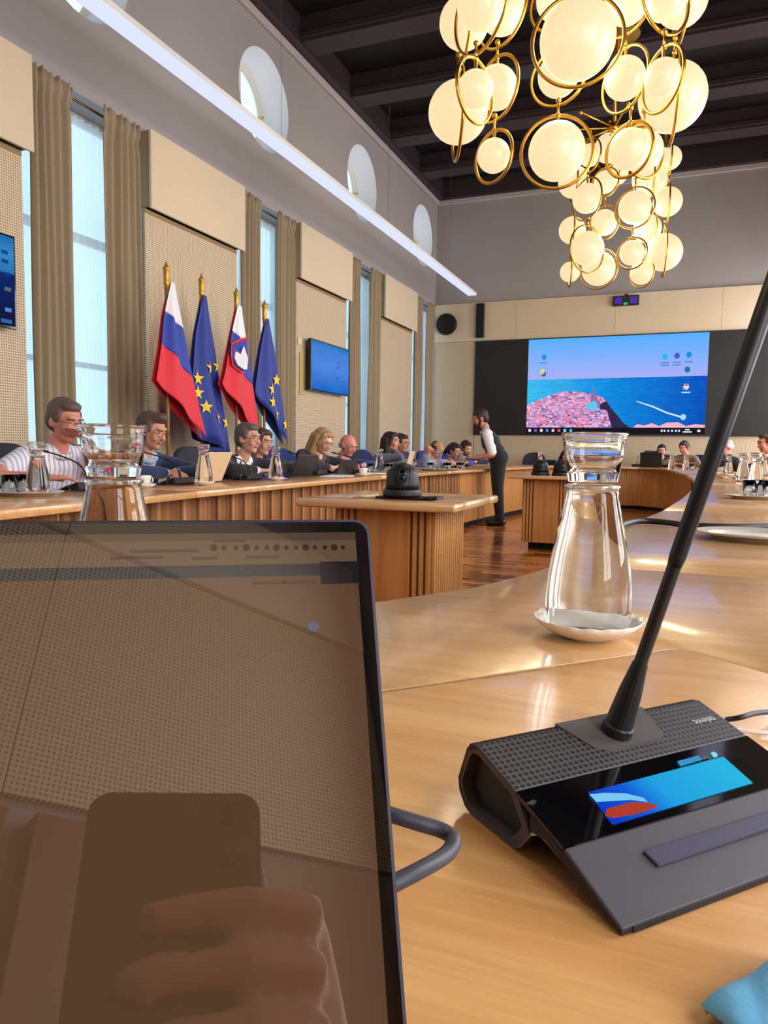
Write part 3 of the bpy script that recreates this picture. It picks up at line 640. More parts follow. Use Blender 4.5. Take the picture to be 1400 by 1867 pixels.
# ================================================================== FLAGS
m_fwhite = mat('flag_white', (232, 230, 234), .7); m_fblue = mat('flag_blue', (28, 58, 160), .6, sheen=.3); m_fred = mat('flag_red', (222, 28, 44), .6, sheen=.3)
m_feu = mat('flag_eu_blue', (24, 48, 140), .6, sheen=.3); m_star = mat('flag_star_yellow', (244, 206, 52), .6); m_pole = mat('flag_pole_wood', (150, 100, 56), .5)
FX = -4.5
def flag(px_fin, py_fin, left, right, stripes, eu, stars, label, shield=None, FX=-4.5):
    base = on_x(px_fin, py_fin, FX); zt = base.z
    t = thing('flag', label, 'flag', (FX, base.y, 0), 0, None)
    by = base.y
    B().cyl((0, 0, .05), (0, 0, zt - .2), .017, n=12).build('pole', m_pole, t, smooth=True)
    B().lathe([(0, 0), (.2, 0), (.2, .03), (.05, .06), (.03, .12), (.017, .12)], 24).build('stand', m_gold, t)
    B().lathe([(0, -.24), (.022, -.24), (.022, -.2), (.030, -.19), (.026, -.17), (.028, -.06), (.036, -.05), (.03, -.035), (.016, -.02), (.0, .03)], 16, (0, 0, zt)).build('finial', m_gold, t, smooth=True)
    Lp = [on_x(x, y, FX) for x, y in left]; Rp = [on_x(x, y, FX) for x, y in right]
    def interp(pts, z):
        for a, b in zip(pts[:-1], pts[1:]):
            if b.z <= z <= a.z: k = (a.z - z) / max(1e-6, a.z - b.z); return a.y + (b.y - a.y) * k
        if z > pts[0].z: return pts[0].y
        a, b = pts[-2], pts[-1]; k = (a.z - z) / max(1e-6, a.z - b.z); return a.y + (b.y - a.y) * k
    zt0 = max(Lp[0].z, Rp[0].z); zl, zr = Lp[-1].z, Rp[-1].z
    def depth(s, z):
        w_ = (zt0 - z); return .03 + w_ * .07 * math.sin(math.pi * min(1, max(0, s))) ** .8 + .022 * min(1, w_ * 2) * math.sin(s * 13 + z * 1.5)
    def pos(s, v, back=False):
        zb = zl + (zr - zl) * (s ** 1.15); z = zt0 + (zb - zt0) * v; y0 = interp(Lp, z); y1 = interp(Rp, z)
        return (depth(s, z) * (-.2 if back else 1), y0 + (y1 - y0) * s - by, z)
    names = ['white_stripe', 'blue_stripe', 'red_stripe'] if not eu else ['cloth']; mm = [m_fwhite, m_fblue, m_fred] if not eu else [m_feu]
    vb = [0] + list(stripes) + [1]
    for i in range(len(names)):
        b = B().grid(lambda u, v, i=i: pos(u, vb[i] + (vb[i + 1] - vb[i]) * v), 26, 14)
        o = b.build(names[i], mm[i], t, smooth=True, fix=False); md = o.modifiers.new('t', 'SOLIDIFY'); md.thickness = .003
    o = B().grid(lambda u, v: pos(u, v, True), 14, 14).build('back_fold', m_fred if not eu else m_feu, t, smooth=True, fix=False)
    def on_surf(y, z, lift=.008):
        y0 = interp(Lp, z) - by; y1 = interp(Rp, z) - by; s = (y - y0) / max(1e-4, (y1 - y0)); return (depth(min(1, max(0, s)), z) + lift, y, z)
    for (sx, sy) in stars:
        c = on_x(sx + 2, sy, FX + .05); cy_, cz_ = c.y - by, c.z; R = .075; b = B(); vs = [on_surf(cy_, cz_, .022)]
        for k in range(10):
            a = math.pi / 2 + k * math.pi / 5; r = R if k % 2 == 0 else R * .42; vs.append(on_surf(cy_ + r * math.cos(a) * .9, cz_ + r * math.sin(a), .019))
        b.add(vs, [(0, 1 + k, 1 + (k + 1) % 10) for k in range(10)]); b.build('star', m_star, t, fix=False)
    if shield:
        c = on_x(*shield, FX + .05); cy_, cz_ = c.y - by, c.z
        def patch(pts, m, nm, lift):
            vs = [on_surf(cy_, cz_, lift)] + [on_surf(cy_ + a, cz_ + d, lift) for a, d in pts]
            B().add(vs, [(0, 1 + k, 1 + (k + 1) % len(pts)) for k in range(len(pts))]).build(nm, m, t, fix=False)
        out = [(-.13, .14), (-.05, .17), (.05, .21), (.13, .24), (.15, .05), (.14, -.08), (.06, -.16), (-.04, -.17), (-.12, -.10), (-.145, .02)]
        patch(out, m_fred, 'shield_border', .030); patch([(a * .88, d * .88) for a, d in out], m_fblue, 'shield_field', .046)
        patch([(-.115, -.02), (-.09, .06), (-.05, .03), (-.01, .12), (.03, .06), (.07, .09), (.115, .0), (.10, -.07), (.04, -.125), (-.04, -.13), (-.09, -.09)], m_fwhite, 'shield_mountain', .062)
    return t
flag(303, 480, [(307, 516), (294, 578), (288, 632), (277, 694)], [(313, 516), (325, 580), (339, 660), (349, 712), (359, 758), (370, 800)], (.30, .62), False, [], 'white blue and red flag at the end of the row, shield turned away')
flag(367, 502, [(366, 540), (352, 610), (344, 690), (344, 760), (352, 800)], [(372, 540), (386, 640), (396, 720), (408, 800), (412, 830)], (), True, [(373, 671), (357, 690), (357, 716), (366, 742), (386, 762), (403, 770), (389, 668)], 'blue flag with yellow stars between the two striped flags', FX=-4.66)
flag(431, 527, [(429, 558), (416, 618), (404, 680), (398, 700)], [(436, 558), (444, 620), (452, 680), (462, 760), (466, 800)], (.33, .62), False, [], 'white blue and red flag showing its mountain shield', shield=(433, 652))
flag(482, 550, [(482, 582), (470, 640), (460, 700), (458, 718)], [(486, 582), (497, 650), (508, 730), (516, 795), (518, 812)], (), True, [(498, 693), (485, 710), (485, 733), (496, 756), (512, 774)], 'blue flag with yellow stars at the end of the row nearest the small wall screen')
# ================================================================== CHANDELIERS
def globe_mat():
    m = bpy.data.materials.new('opal_globe'); m.use_nodes = True; N = m.node_tree.nodes; L = m.node_tree.links; b = N['Principled BSDF']
    b.inputs['Base Color'].default_value = (.16, .14, .11, 1); b.inputs['Roughness'].default_value = .3
    lw = N.new('ShaderNodeLayerWeight'); lw.inputs[0].default_value = .35
    b.inputs['Emission Color'].default_value = (*s2l((255, 229, 176)), 1); b.inputs['Emission Strength'].default_value = .92
    return m
m_globe = globe_mat()
def chandelier(items, dep, label, hub_px, loc=None):
    h = at_depth(hub_px[0], hub_px[1], dep); base = Vector((h.x, h.y, ZCEIL + .02))
    t = thing('chandelier', label, 'chandelier', base, 0, 'globe and ring chandeliers')
    B().lathe([(0, 0), (.3, 0), (.28, -.05), (.03, -.07), (.03, -.09), (0, -.09)], 32).build('ceiling_rose', m_brass, t, smooth=False)
    zh = h.z - base.z
    B().cyl((0, 0, -.05), (0, 0, zh), .022, n=12).build('stem', m_brass, t, smooth=True)
    hb = B().ell((0, 0, zh), .07); hb.build('hub', m_brass, t, smooth=True)
    for (gx, gy, rx, ring_h, asp, dz, slant) in items:
        D = dep + dz; c = at_depth(gx, gy, D); r = rx * D / F; l = c - base
        o = B().ell(l, r, nu=28, nv=18).build('globe', m_globe, t, smooth=True)
        Rr = ring_h * D / F / 1.08
        vd = (c - Vector(O)); vd.z = 0; vd.normalize(); side = Vector((vd.y, -vd.x, 0)); ang = math.acos(min(1, asp))
        nrm = (vd * math.cos(ang) + side * math.sin(ang) * slant)
        cen = l + Vector((0, 0, -(Rr - r) * .12))
        B().torus(cen, nrm, Rr, .0115 if Rr > .16 else .008, 44, 8).build('ring', m_brass, t, smooth=True)
        B().cyl(l + Vector((0, 0, r * .97)), cen + Vector((0, 0, Rr)), .012, n=10).build('globe_stem', m_brass, o)
        B().cyl(cen + Vector((0, 0, Rr - .01)), cen + Vector((0, 0, Rr + .10)), .009, n=8).ell(cen + Vector((0, 0, Rr)), .019).ell(cen + Vector((0, 0, Rr + .10)), .019).build('link_rod', m_brass, o, smooth=True)
    for k in range(8):
        a = 2 * math.pi * k / 8 + .3; e = Vector((math.cos(a), math.sin(a), 0)) * .75
        B().cyl((0, 0, zh), (e.x, e.y, zh - .03), .013, n=8).ell((e.x, e.y, zh - .03), .03).build('spoke', m_brass, t, smooth=True)
    return t
ch1 = [(835, 205, 54, 84, .12, .25, 1), (866, 163, 33, 60, .58, -.1, -1), (905, 160, 38, 60, .68, .25, 1), (900, 284, 30, 49, .72, .1, 1), (1015, 276, 51, 69, 1, -.1, 1), (1018, 138, 37, 55, .95, .3, 1),
       (1053, 72, 68, 88, 1, -.55, 1), (1139, 143, 37, 60, .7, .2, 1), (1208, 142, 33, 60, .62, -.15, 1), (1226, 177, 60, 86, .13, .3, 1), (1147, 272, 36, 51, .85, -.05, 1), (1172, 275, 36, 50, .75, .3, -1),
       (846, 42, 45, 70, .2, .35, 1), (877, 8, 44, 85, .6, -.15, 1), (915, 18, 42, 66, .7, .3, 1), (1014, 0, 36, 55, .9, .4, 1), (1143, 2, 40, 62, .8, .3, 1), (1213, -8, 42, 68, .65, -.15, -1), (1243, 0, 46, 76, .2, .3, 1),
       (950, -70, 40, 60, .8, .2, 1), (1060, -90, 55, 75, .9, -.3, 1), (1150, -90, 40, 60, .7, .2, 1), (860, -100, 45, 70, .6, .1, -1)]
CH1 = chandelier(ch1, 5.0, 'brass chandelier of glowing opal globes and rings, the larger one in view', (1030, -150))
ch2 = [(1075, 283, 20, 32, .65, .1, 1), (1103, 332, 20, 28, .9, .2, 1), (1046, 332, 28, 36, .2, .3, 1), (1070, 362, 26, 40, .68, -.2, 1), (1043, 420, 24, 37, .12, .1, 1), (1101, 406, 23, 33, .85, .3, 1), (1070, 453, 30, 45, .7, -.3, -1),
       (1091, 490, 30, 38, .95, .1, 1), (1039, 496, 18, 28, .12, .1, 1), (1125, 316, 20, 30, .15, .5, 1), (1185, 325, 32, 42, .2, .3, 1), (1157, 378, 29, 39, .95, -.2, 1), (1221, 288, 21, 32, .12, .1, 1), (1217, 368, 26, 40, .1, .1, 1),
       (1180, 417, 25, 35, .5, .4, 1), (1152, 461, 22, 30, .95, -.2, 1), (1210, 460, 33, 46, .12, .1, 1), (1170, 497, 21, 28, .8, .2, 1), (1110, 270, 26, 38, .6, .4, 1), (1165, 262, 24, 34, .6, .3, -1)]
chandelier(ch2, 9.6, 'brass chandelier of glowing opal globes and rings, the further one by the video wall', (1120, 232))
point('chandelier_light', at_depth(1030, 120, 5.25), 110, WARM, .3)
point('chandelier_light', at_depth(1130, 430, 9.9), 110, WARM, .3)
dup(CH1, (CH1.location.x - .1, CH1.location.y - 4.9, CH1.location.z), 0, 'brass chandelier of opal globes hanging over the near table corner')  # third chandelier added out of view to carry the extra lamp
point('chandelier_light', (CH1.location.x - .15, CH1.location.y - 4.75, 3.4), 55, WARM, .35)  # added warm lamp over the near table
# ================================================================== NEAR TABLE: laptop
PERP = (430, 1480)
ln = Vector(-_n(ray(*PERP))); lu = Vector((0, 0, 1)).cross(ln).normalized()
if lu.x < 0: lu = -lu
lv = lu.cross(ln).normalized()
if lv.z > 0: lv = -lv
lc = at_depth(673, 946, .19)
LH = (lc.z - .766) / -lv.z; LW = .312
def lid_pt(px, py):
    d = Vector(ray(px, py)); o_ = Vector(O); t = (lc - o_).dot(ln) / d.dot(ln); q = o_ + d * t - lc; return q.dot(lu), q.dot(lv)
hinge = lc - lu * (LW / 2) + lv * LH
lap = thing('laptop', 'open dark laptop with a glossy reflecting screen beside the black microphone unit', 'laptop', (hinge.x, hinge.y, ZT))
lo = Vector((hinge.x, hinge.y, ZT))
def LP(a, b, c=0.0): return lc + lu * a + lv * b + ln * c - lo           # lid coords: right from corner, down, towards viewer
def rrect(a0, a1, b0, b1, r, n=5):
    pts = []
    for (ca, cb, s0) in ((a1 - r, b0 + r, -90), (a1 - r, b1 - r, 0), (a0 + r, b1 - r, 90), (a0 + r, b0 + r, 180)):
        for k in range(n + 1): a = math.radians(s0 + 90 * k / n); pts.append((ca + r * math.cos(a), cb + r * math.sin(a)))
    return pts
def lid_slab(name, a0, a1, b0, b1, r, c0, c1, m):
    P = rrect(a0, a1, b0, b1, r); k = len(P); b = B()
    b.add([LP(x, y, c0) for x, y in P] + [LP(x, y, c1) for x, y in P], [tuple(range(k)), tuple(range(2 * k - 1, k - 1, -1))] + [(i, (i + 1) % k, k + (i + 1) % k, k + i) for i in range(k)])
    return b.build(name, m, lap)
m_lapmetal = mat('laptop_metal', (66, 64, 74), .35, metal=.7)
m_scr = mat('laptop_screen_glass', (4, 4, 5), .015, ior=1.95, spec=.5)
lid_slab('lid', -LW, 0, 0, LH, .004, -.006, -.0004, m_lapmetal)
lid_slab('bezel', -LW + .0008, -.0008, .0008, LH - .001, .0035, -.0004, 0, m_scr)
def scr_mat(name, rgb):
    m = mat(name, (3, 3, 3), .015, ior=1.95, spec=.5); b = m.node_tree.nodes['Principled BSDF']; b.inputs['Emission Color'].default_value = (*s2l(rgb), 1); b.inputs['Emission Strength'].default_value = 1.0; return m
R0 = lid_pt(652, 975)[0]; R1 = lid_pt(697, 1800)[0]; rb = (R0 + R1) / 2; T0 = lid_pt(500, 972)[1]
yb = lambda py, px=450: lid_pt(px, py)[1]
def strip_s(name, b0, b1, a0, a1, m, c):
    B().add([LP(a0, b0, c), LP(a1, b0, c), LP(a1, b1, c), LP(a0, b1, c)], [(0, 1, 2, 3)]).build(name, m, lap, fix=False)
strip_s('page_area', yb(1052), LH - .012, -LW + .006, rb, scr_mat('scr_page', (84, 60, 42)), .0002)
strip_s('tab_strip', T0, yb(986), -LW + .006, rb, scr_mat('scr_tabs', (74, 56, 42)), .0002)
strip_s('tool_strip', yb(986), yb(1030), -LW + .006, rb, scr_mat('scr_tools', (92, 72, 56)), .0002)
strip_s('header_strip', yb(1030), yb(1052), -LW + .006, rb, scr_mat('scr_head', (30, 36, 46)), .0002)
m_ic = scr_mat('scr_ic', (40, 30, 24)); m_ic2 = scr_mat('scr_ic2', (66, 52, 42))
for k, px in enumerate((390, 408, 430, 449, 468, 487, 504, 522, 540, 557, 574, 592, 609, 625)):
    a, b_ = lid_pt(px, 999); r = .0006 if k % 3 else .0009
    B().add([LP(a + r * math.cos(t_), b_ + r * math.sin(t_), .0004) for t_ in [i * math.pi / 4 for i in range(8)]], [tuple(range(8))]).build('toolbar_icon', m_ic, lap, fix=False)
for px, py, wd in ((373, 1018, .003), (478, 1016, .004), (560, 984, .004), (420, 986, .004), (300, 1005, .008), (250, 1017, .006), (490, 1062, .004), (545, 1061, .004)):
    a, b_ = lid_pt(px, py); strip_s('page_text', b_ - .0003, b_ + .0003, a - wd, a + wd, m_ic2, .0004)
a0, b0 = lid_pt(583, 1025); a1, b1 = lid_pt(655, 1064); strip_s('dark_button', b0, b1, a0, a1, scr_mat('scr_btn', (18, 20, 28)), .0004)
a0, b0 = lid_pt(571, 1143)
B().add([LP(a0 + .0013 * math.cos(t_), b0 + .0013 * math.sin(t_), .0004) for t_ in [i * math.pi / 6 for i in range(12)]], [tuple(range(12))]).build('page_badge', scr_mat('scr_badge', (70, 80, 110)), lap, fix=False)
nh = Vector((ln.x, ln.y, 0)).normalized()
Rb = Matrix((lu, nh, Vector((0, 0, 1)))).transposed()
B().box(nh * .108 + Vector((0, 0, .0085)), (LW, .216, .015), rot=Rb).build('base', m_lapmetal, lap, bevel=.003)
kb = B().box(nh * .085 + Vector((0, 0, .0163)), (LW - .04, .11, .0006), rot=Rb).build('keyboard', m_black, lap)
B().box(nh * .175 + Vector((0, 0, .0163)), (.1, .06, .0005), rot=Rb).build('touch_pad', mat('pad_metal', (80, 78, 88), .4, metal=.6), lap)
B().cyl(lu * -.13 + Vector((0, 0, .013)), lu * .13 + Vector((0, 0, .013)), .006, n=12).build('hinge', m_black, lap)
# charging cable looping out beside the screen
cp = [(640, 1470, .235), (690, 1478, .228), (715, 1486, .223), (760, 1500, .222), (800, 1512, .222), (822, 1524, .220), (826, 1538, .216), (815, 1556, .212), (790, 1573, .206), (755, 1592, .200), (720, 1610, .196), (680, 1632, .192)]
pts = [at_depth(*q) for q in cp]
def smooth_path(P, n=6):
    out = []
    for i in range(len(P) - 1):
        p0 = P[max(i - 1, 0)]; p1 = P[i]; p2 = P[i + 1]; p3 = P[min(i + 2, len(P) - 1)]
        for k in range(n):
            t = k / n; out.append(.5 * ((2 * p1) + (p2 - p0) * t + (2 * p0 - 5 * p1 + 4 * p2 - p3) * t * t + (3 * p1 - p0 - 3 * p2 + p3) * t ** 3))
    out.append(P[-1]); return out
tail = [pts[0] + (pts[0] - pts[1]) * .6 + Vector((-.02, .03, -.03)), pts[0]]
tl = on_z(560, 1340, ZT + .003); pp = [Vector((tl.x - .1, tl.y + .05, ZT + .006)), Vector((tl.x, tl.y, ZT + .008)), tail[0]] + pts
cab = thing('charging_cable', 'dark grey charging cable looping out beside the laptop screen', 'cable', (pts[5].x, pts[5].y, ZT))
B().tube(smooth_path(pp), .0024, 12).build('lead', mat('cable_rubber', (58, 58, 68), .45), cab, smooth=True, world=True)
B().capsule(pts[-1], pts[-1] - lu * .012, .0032, .0032).build('plug', m_black, cab, smooth=True, world=True)
# ================================================================== microphone unit
MA = math.radians(48.7); mw = Vector((math.cos(MA), math.sin(MA), 0)); mb = Vector((-math.sin(MA), math.cos(MA), 0))
m_mic = mat('mic_unit_plastic', (66, 63, 68), .5, noise=.05, nscale=200)
m_mic_in = mat('mic_unit_inner', (30, 29, 31), .6)
m_trim = mat('mic_unit_trim', (186, 184, 186), .35, metal=.4)
m_glassblk = mat('mic_glass', (5, 5, 7), .06, ior=1.5, coat=.5)
MW = .19
prof = [(0, .0005), (0, .0035), (.041, .0215), (.081, .0335), (.1195, .0455), (.1265, .0445), (.1305, .040), (.1395, .018), (.138, .0105), (.1315, .003), (.127, .0012), (.083, .0012), (.0775, .004), (.068, .0155), (.062, .0188), (.056, .0185)]
def ext(b, poly, s0, s1, mi=0):
    n_ = len(poly); b.add([(s0, y, z) for y, z in poly] + [(s1, y, z) for y, z in poly], [tuple(range(n_)), tuple(range(2 * n_ - 1, n_ - 1, -1))] + [(i, (i + 1) % n_, n_ + (i + 1) % n_, n_ + i) for i in range(n_)], mi); return b
def mic_unit(loc, rz, label, group, neck=None, near=False):
    t = thing('microphone_unit', label, 'microphone', loc, rz, group)
    ext(B(), prof, .007, MW - .007).build('body', m_mic_in, t)
    rear = [(.083, .0012), (.127, .0012), (.1315, .003), (.138, .0105), (.1395, .018), (.1305, .040), (.1265, .0445), (.1195, .0455), (.081, .0335), (.068, .0155), (.0775, .004)]
    cy_ = sum(p[0] for p in rear) / len(rear); cz_ = sum(p[1] for p in rear) / len(rear)
    inn = [(cy_ + (y - cy_) * .84, cz_ + (z - cz_) * .80) for y, z in rear]; k = len(rear)
    for s0, s1 in ((0, .0075), (MW - .0075, MW)):
        b = B(); b.add([(s0, y, z) for y, z in rear] + [(s1, y, z) for y, z in rear] + [(s0, y, z) for y, z in inn] + [(s1, y, z) for y, z in inn],
              [(i, (i + 1) % k, k + (i + 1) % k, k + i) for i in range(k)] + [(2 * k + i, 2 * k + (i + 1) % k, 3 * k + (i + 1) % k, 3 * k + i) for i in range(k)] + [(i, (i + 1) % k, 2 * k + (i + 1) % k, 2 * k + i) for i in range(k)] + [(k + i, k + (i + 1) % k, 3 * k + (i + 1) % k, 3 * k + i) for i in range(k)])
        b.build('end_rim', m_mic, t)
    tilt = math.atan2(.0455 - .0335, .1195 - .081)
    def plate(name, y0, z0, y1, z1, m, th=.0022, lift=.0006, s0=0, s1=MW, bev=.001):
        L_ = math.hypot(y1 - y0, z1 - z0); a = math.atan2(z1 - z0, y1 - y0)
        o = B().bb(s0, s1, 0, L_, -th, lift).build(name, m, t, bevel=bev, seg=2); o.location = (0, y0, z0); o.rotation_euler = (a, 0, 0); return o
    plate('grille', .0815, .0337, .1205, .0457, dots('mic_grille_dots', (68, 65, 68), (13, 13, 14), (0, 1), .0041, .33, .5) if 'mgd' not in MATS else MATS['mgd'])
    MATS.setdefault('mgd', t.children[-1].data.materials[0])
    plate('display_glass', .0413, .0217, .0812, .0336, m_glassblk, lift=.0004, bev=0)
    ext(B(), [(.0006, .0008), (.0006, .003), (.041, .0205), (.068, .029), (.068, .018), (.056, .0185)], 0, MW).build('under_plate', m_mic_in, t)
    plate('front_plate', 0.0005, .0035, .041, .0215, m_mic)
    b = ext(B(), [(.1195, .0455), (.1265, .0445), (.1305, .040), (.1395, .018), (.138, .0105), (.1315, .003), (.127, .0012), (.127, .004), (.135, .011), (.136, .018), (.128, .039), (.119, .043)], 0, MW); b.build('back_shell', m_mic, t)
    tr = [(.004, .002), (.056, .0178), (.062, .0182), (.068, .015), (.0775, .0035), (.083, .0008), (.127, .0006), (.133, .003)]
    for s0 in (.0004, MW - .0014): B().add([(s0, y, z) for y, z in tr] + [(s0 + .001, y, z) for y, z in tr] + [(s0, y, z + .0016) for y, z in tr] + [(s0 + .001, y, z + .0016) for y, z in tr], sum([[(i, i + 1, 9 + i, 8 + i), (16 + i, 17 + i, 25 + i, 24 + i), (i, i + 1, 17 + i, 16 + i), (8 + i, 9 + i, 25 + i, 24 + i)] for i in range(7)], [])).build('edge_trim', m_trim, t)
    def on_top(s, y): return Vector((s, y, .0335 + (y - .081) * math.tan(tilt) if y > .081 else (.0215 + (y - .041) * .3 if y > .041 else .0035 + y * .439)))
    # plate the neck stands on
    rp = [(.062, .1235), (.137, .1235), (.130, .098), (.124, .094), (.079, .094), (.072, .098)]
    b = B(); b.add([on_top(s, y) + Vector((0, 0, .0012)) for s, y in rp] + [on_top(s, y) - Vector((0, 0, .002)) for s, y in rp], [tuple(range(6))] + [(i, (i + 1) % 6, 6 + (i + 1) % 6, 6 + i) for i in range(6)]); b.build('neck_plate', mat('mic_neck_plate', (80, 76, 74), .45), t)
    base = on_top(.098, .107)
    nk = neck if neck else [base, base + Vector((.0, -.008, .03)), base + Vector((.0, -.06, .09)), base + Vector((.0, -.16, .125)), base + Vector((.0, -.27, .15))]
    d0 = (nk[1] - nk[0]).normalized()
    B().rings([nk[0] - d0 * .001, nk[0] + d0 * .006, nk[0] + d0 * .007, nk[0] + d0 * .03, nk[0] + d0 * .05], [.0098, .0098, .0088, .0072, .0048], 20).build('neck_boot', m_black, t, smooth=False)
    pth = smooth_path([Vector(p) for p in nk], 8)
    B().tube(pth, .0042, 12).build('gooseneck', mat('gooseneck_rubber', (26, 26, 28), .4), t, smooth=True)
    d1 = (pth[-1] - pth[-2]).normalized()
    if near:
        e = Vector(nk[0]).lerp(Vector(nk[-1]), .30); dd = d0; B().rings([e - dd * .002, e + dd * .004, Vector(nk[-1])], [.0043, .0050, .0050], 16).build('neck_sleeve', m_black, t, smooth=True)
    B().capsule(pth[-1] - d1 * .005, pth[-1] + d1 * .035, .0065, .0075).build('microphone_tip', m_black, t, smooth=True)
    return t, on_top
Fp = on_z(1135, 1700, ZT + .003); MLoc = (Fp.x, Fp.y, ZT)
def to_mic(p): d = Vector(p) - Vector(MLoc); return Vector((d.dot(mw), d.dot(mb), d.z))
nb = Vector((.098, .107, .0335 + .026 * .3117))
ntip = to_mic(at_depth(1400, 545, .40)); nmid = to_mic(at_depth(1205, 1095, .535))
neck = [nb, nb.lerp(ntip, .12), nb.lerp(ntip, .5), ntip, ntip + (ntip - nb).normalized() * .12]
mic, on_top = mic_unit(MLoc, MA, 'grey microphone unit with lit blue display beside the laptop', 'gooseneck microphone units', neck, True)
# what its glass shows
pl_p = Vector(MLoc) + mw * 0 + mb * .041 + Vector((0, 0, .0215)); pl_d = (mb * .04 + Vector((0, 0, .012))).normalized(); pl_n = mw.cross(pl_d)
def gl(px, py, lift=.0010):
    d = Vector(ray(px, py)); o_ = Vector(O); t_ = (pl_p - o_).dot(pl_n) / d.dot(pl_n); q = o_ + d * t_ + (pl_n if pl_n.z > 0 else -pl_n) * lift; return to_mic(q)
def gpoly(name, pts, m, lift=.0010): B().add([gl(*p, lift) for p in pts], [tuple(range(len(pts)))]).build(name, m, mic, fix=False)
a_, b_ = gl(1071, 1447), gl(1372, 1430)
m_disp = grad_emis('mic_display', [(0, (16, 60, 190)), (.22, (20, 90, 215)), (.42, (36, 160, 225)), (1, (44, 184, 226))], 0, a_.x, b_.x)
gpoly('display_picture', [(1071, 1447), (1318, 1382), (1372, 1430), (1116, 1507)], m_disp)
gpoly('display_red', [(1102, 1492), (1105, 1478), (1150, 1466), (1185, 1468), (1200, 1474), (1160, 1488), (1118, 1495)], emis('disp_red', (176, 62, 44)), .0014)
gpoly('display_white', [(1073, 1452), (1100, 1449), (1140, 1450), (1172, 1458), (1180, 1466), (1150, 1462), (1118, 1464), (1086, 1466)], emis('disp_white', (120, 200, 240)), .0014)
gpoly('status_chip', [(1233, 1391), (1272, 1380), (1279, 1388), (1240, 1400)], emis('disp_chip', (58, 150, 200)), .0012)
gpoly('status_text', [(1276, 1384), (1290, 1380), (1294, 1384), (1280, 1388)], emis('disp_txt', (80, 110, 130)), .0012)
gpoly('status_mark', [(1294, 1376), (1300, 1373), (1307, 1377), (1306, 1383), (1300, 1384)], emis('disp_mk', (130, 225, 235)), .0012)
gpoly('key_mark', [(957, 1468), (970, 1461), (978, 1463), (972, 1471)], emis('disp_key', (92, 92, 96), .6), .0012)
# touch bar on the front plate
fp_p = Vector(MLoc) + Vector((0, 0, .0035)); fp_d = (mb * .041 + Vector((0, 0, .018))).normalized(); fp_n = mw.cross(fp_d); fp_n = fp_n if fp_n.z > 0 else -fp_n
def fl(px, py, lift=0.0):
    d = Vector(ray(px, py)); o_ = Vector(O); t_ = (fp_p - o_).dot(fp_n) / d.dot(fp_n); return to_mic(o_ + d * t_ + fp_n * lift)
q = [fl(1170, 1556), fl(1198, 1584), fl(1198, 1584) + Vector((.135, 0, 0)), fl(1170, 1556) + Vector((.135, 0, 0))]
fnl = Vector((fp_n.dot(mw), fp_n.dot(mb), fp_n.z))
B().add([p_ + fnl * .0002 for p_ in q] + [p_ + fnl * .0026 for p_ in q], [(0, 1, 2, 3), (7, 6, 5, 4), (0, 1, 5, 4), (1, 2, 6, 5), (2, 3, 7, 6), (3, 0, 4, 7)]).build('talk_bar', mat('mic_talk_bar', (72, 72, 90), .25), mic, bevel=.0006)
def text_mesh(txt, size, m, name, parent, loc, rot, align='CENTER'):
    cu = bpy.data.curves.new(name, 'FONT'); cu.body = txt; cu.size = size; cu.align_x = align; cu.align_y = 'CENTER'; o = bpy.data.objects.new('tmp_text', cu); COL.objects.link(o)
    dg = bpy.context.evaluated_depsgraph_get(); me = bpy.data.meshes.new_from_object(o.evaluated_get(dg)); bpy.data.objects.remove(o); me.materials.clear(); me.materials.append(m)
    r = bpy.data.objects.new(name, me); COL.objects.link(r); r.parent = parent; r.location = loc; r.rotation_euler = rot; return r
tc_ = on_top(.172, .1005) + Vector((0, 0, .0011))
text_mesh('televic', .0078, mat('mic_logo_white', (205, 205, 210), .5), 'lettering', mic, tc_, (-math.atan2(.012, .0385), 0, math.pi))
# leads leaving the unit
for k, (pts_, r, m_, lab) in enumerate((([(1325, 1312, .004), (1350, 1308, .010), (1380, 1300, .008), (1420, 1297, .004), (1500, 1290, .003)], .0022, m_black, 'black lead leaving the back of the lit microphone unit'),
                              ([(1340, 1330, .003), (1370, 1334, .003), (1400, 1336, .003), (1480, 1336, .003)], .0016, m_white, 'thin white lead lying behind the lit microphone unit'))):
    P_ = [on_z(x, y, ZT + h) for x, y, h in pts_]; tag(B().tube(smooth_path(P_), r, 10).build('cable', m_, None, smooth=True), lab, 'cable')
# ------------------------------------------------------------------ blue packet, cable across the table, trays
c = [on_z(1287, 1842, ZT + .004), on_z(1345, 1795, ZT + .004), on_z(1440, 1748, ZT + .004), on_z(1560, 1850, ZT + .004), on_z(1480, 1900, ZT + .004), on_z(1400, 1945, ZT + .004)]
cen = sum(c, Vector()) / 6
def pk(u, v):
    a = c[0].lerp(c[2], u); b2 = c[5].lerp(c[3], u); p_ = a.lerp(b2, v); bul = (math.sin(math.pi * u) * math.sin(math.pi * v)) ** .6
    return (p_.x, p_.y, ZT + .0035 + .010 * bul + .0015 * math.sin(9 * u + 5 * v))
pkt = thing('tissue_packet', 'light blue soft packet lying in front of the lit microphone unit', 'packet', (cen.x, cen.y, ZT))
m_blue = mat('light_blue_paper', (104, 178, 220), .55, bump=.2, nscale=60)
o = B().grid(pk, 20, 14).build('wrapper', m_blue, pkt, smooth=True, fix=False, world=True); md = o.modifiers.new('t', 'SOLIDIFY'); md.thickness = .003; md.offset = -1
B().grid(lambda u, v: (pk(u, 0)[0] + .0, pk(u, 0)[1] + .0012 * v, ZT + .002 + .003 * v), 14, 1).build('seal_edge', m_white, pkt, world=True)
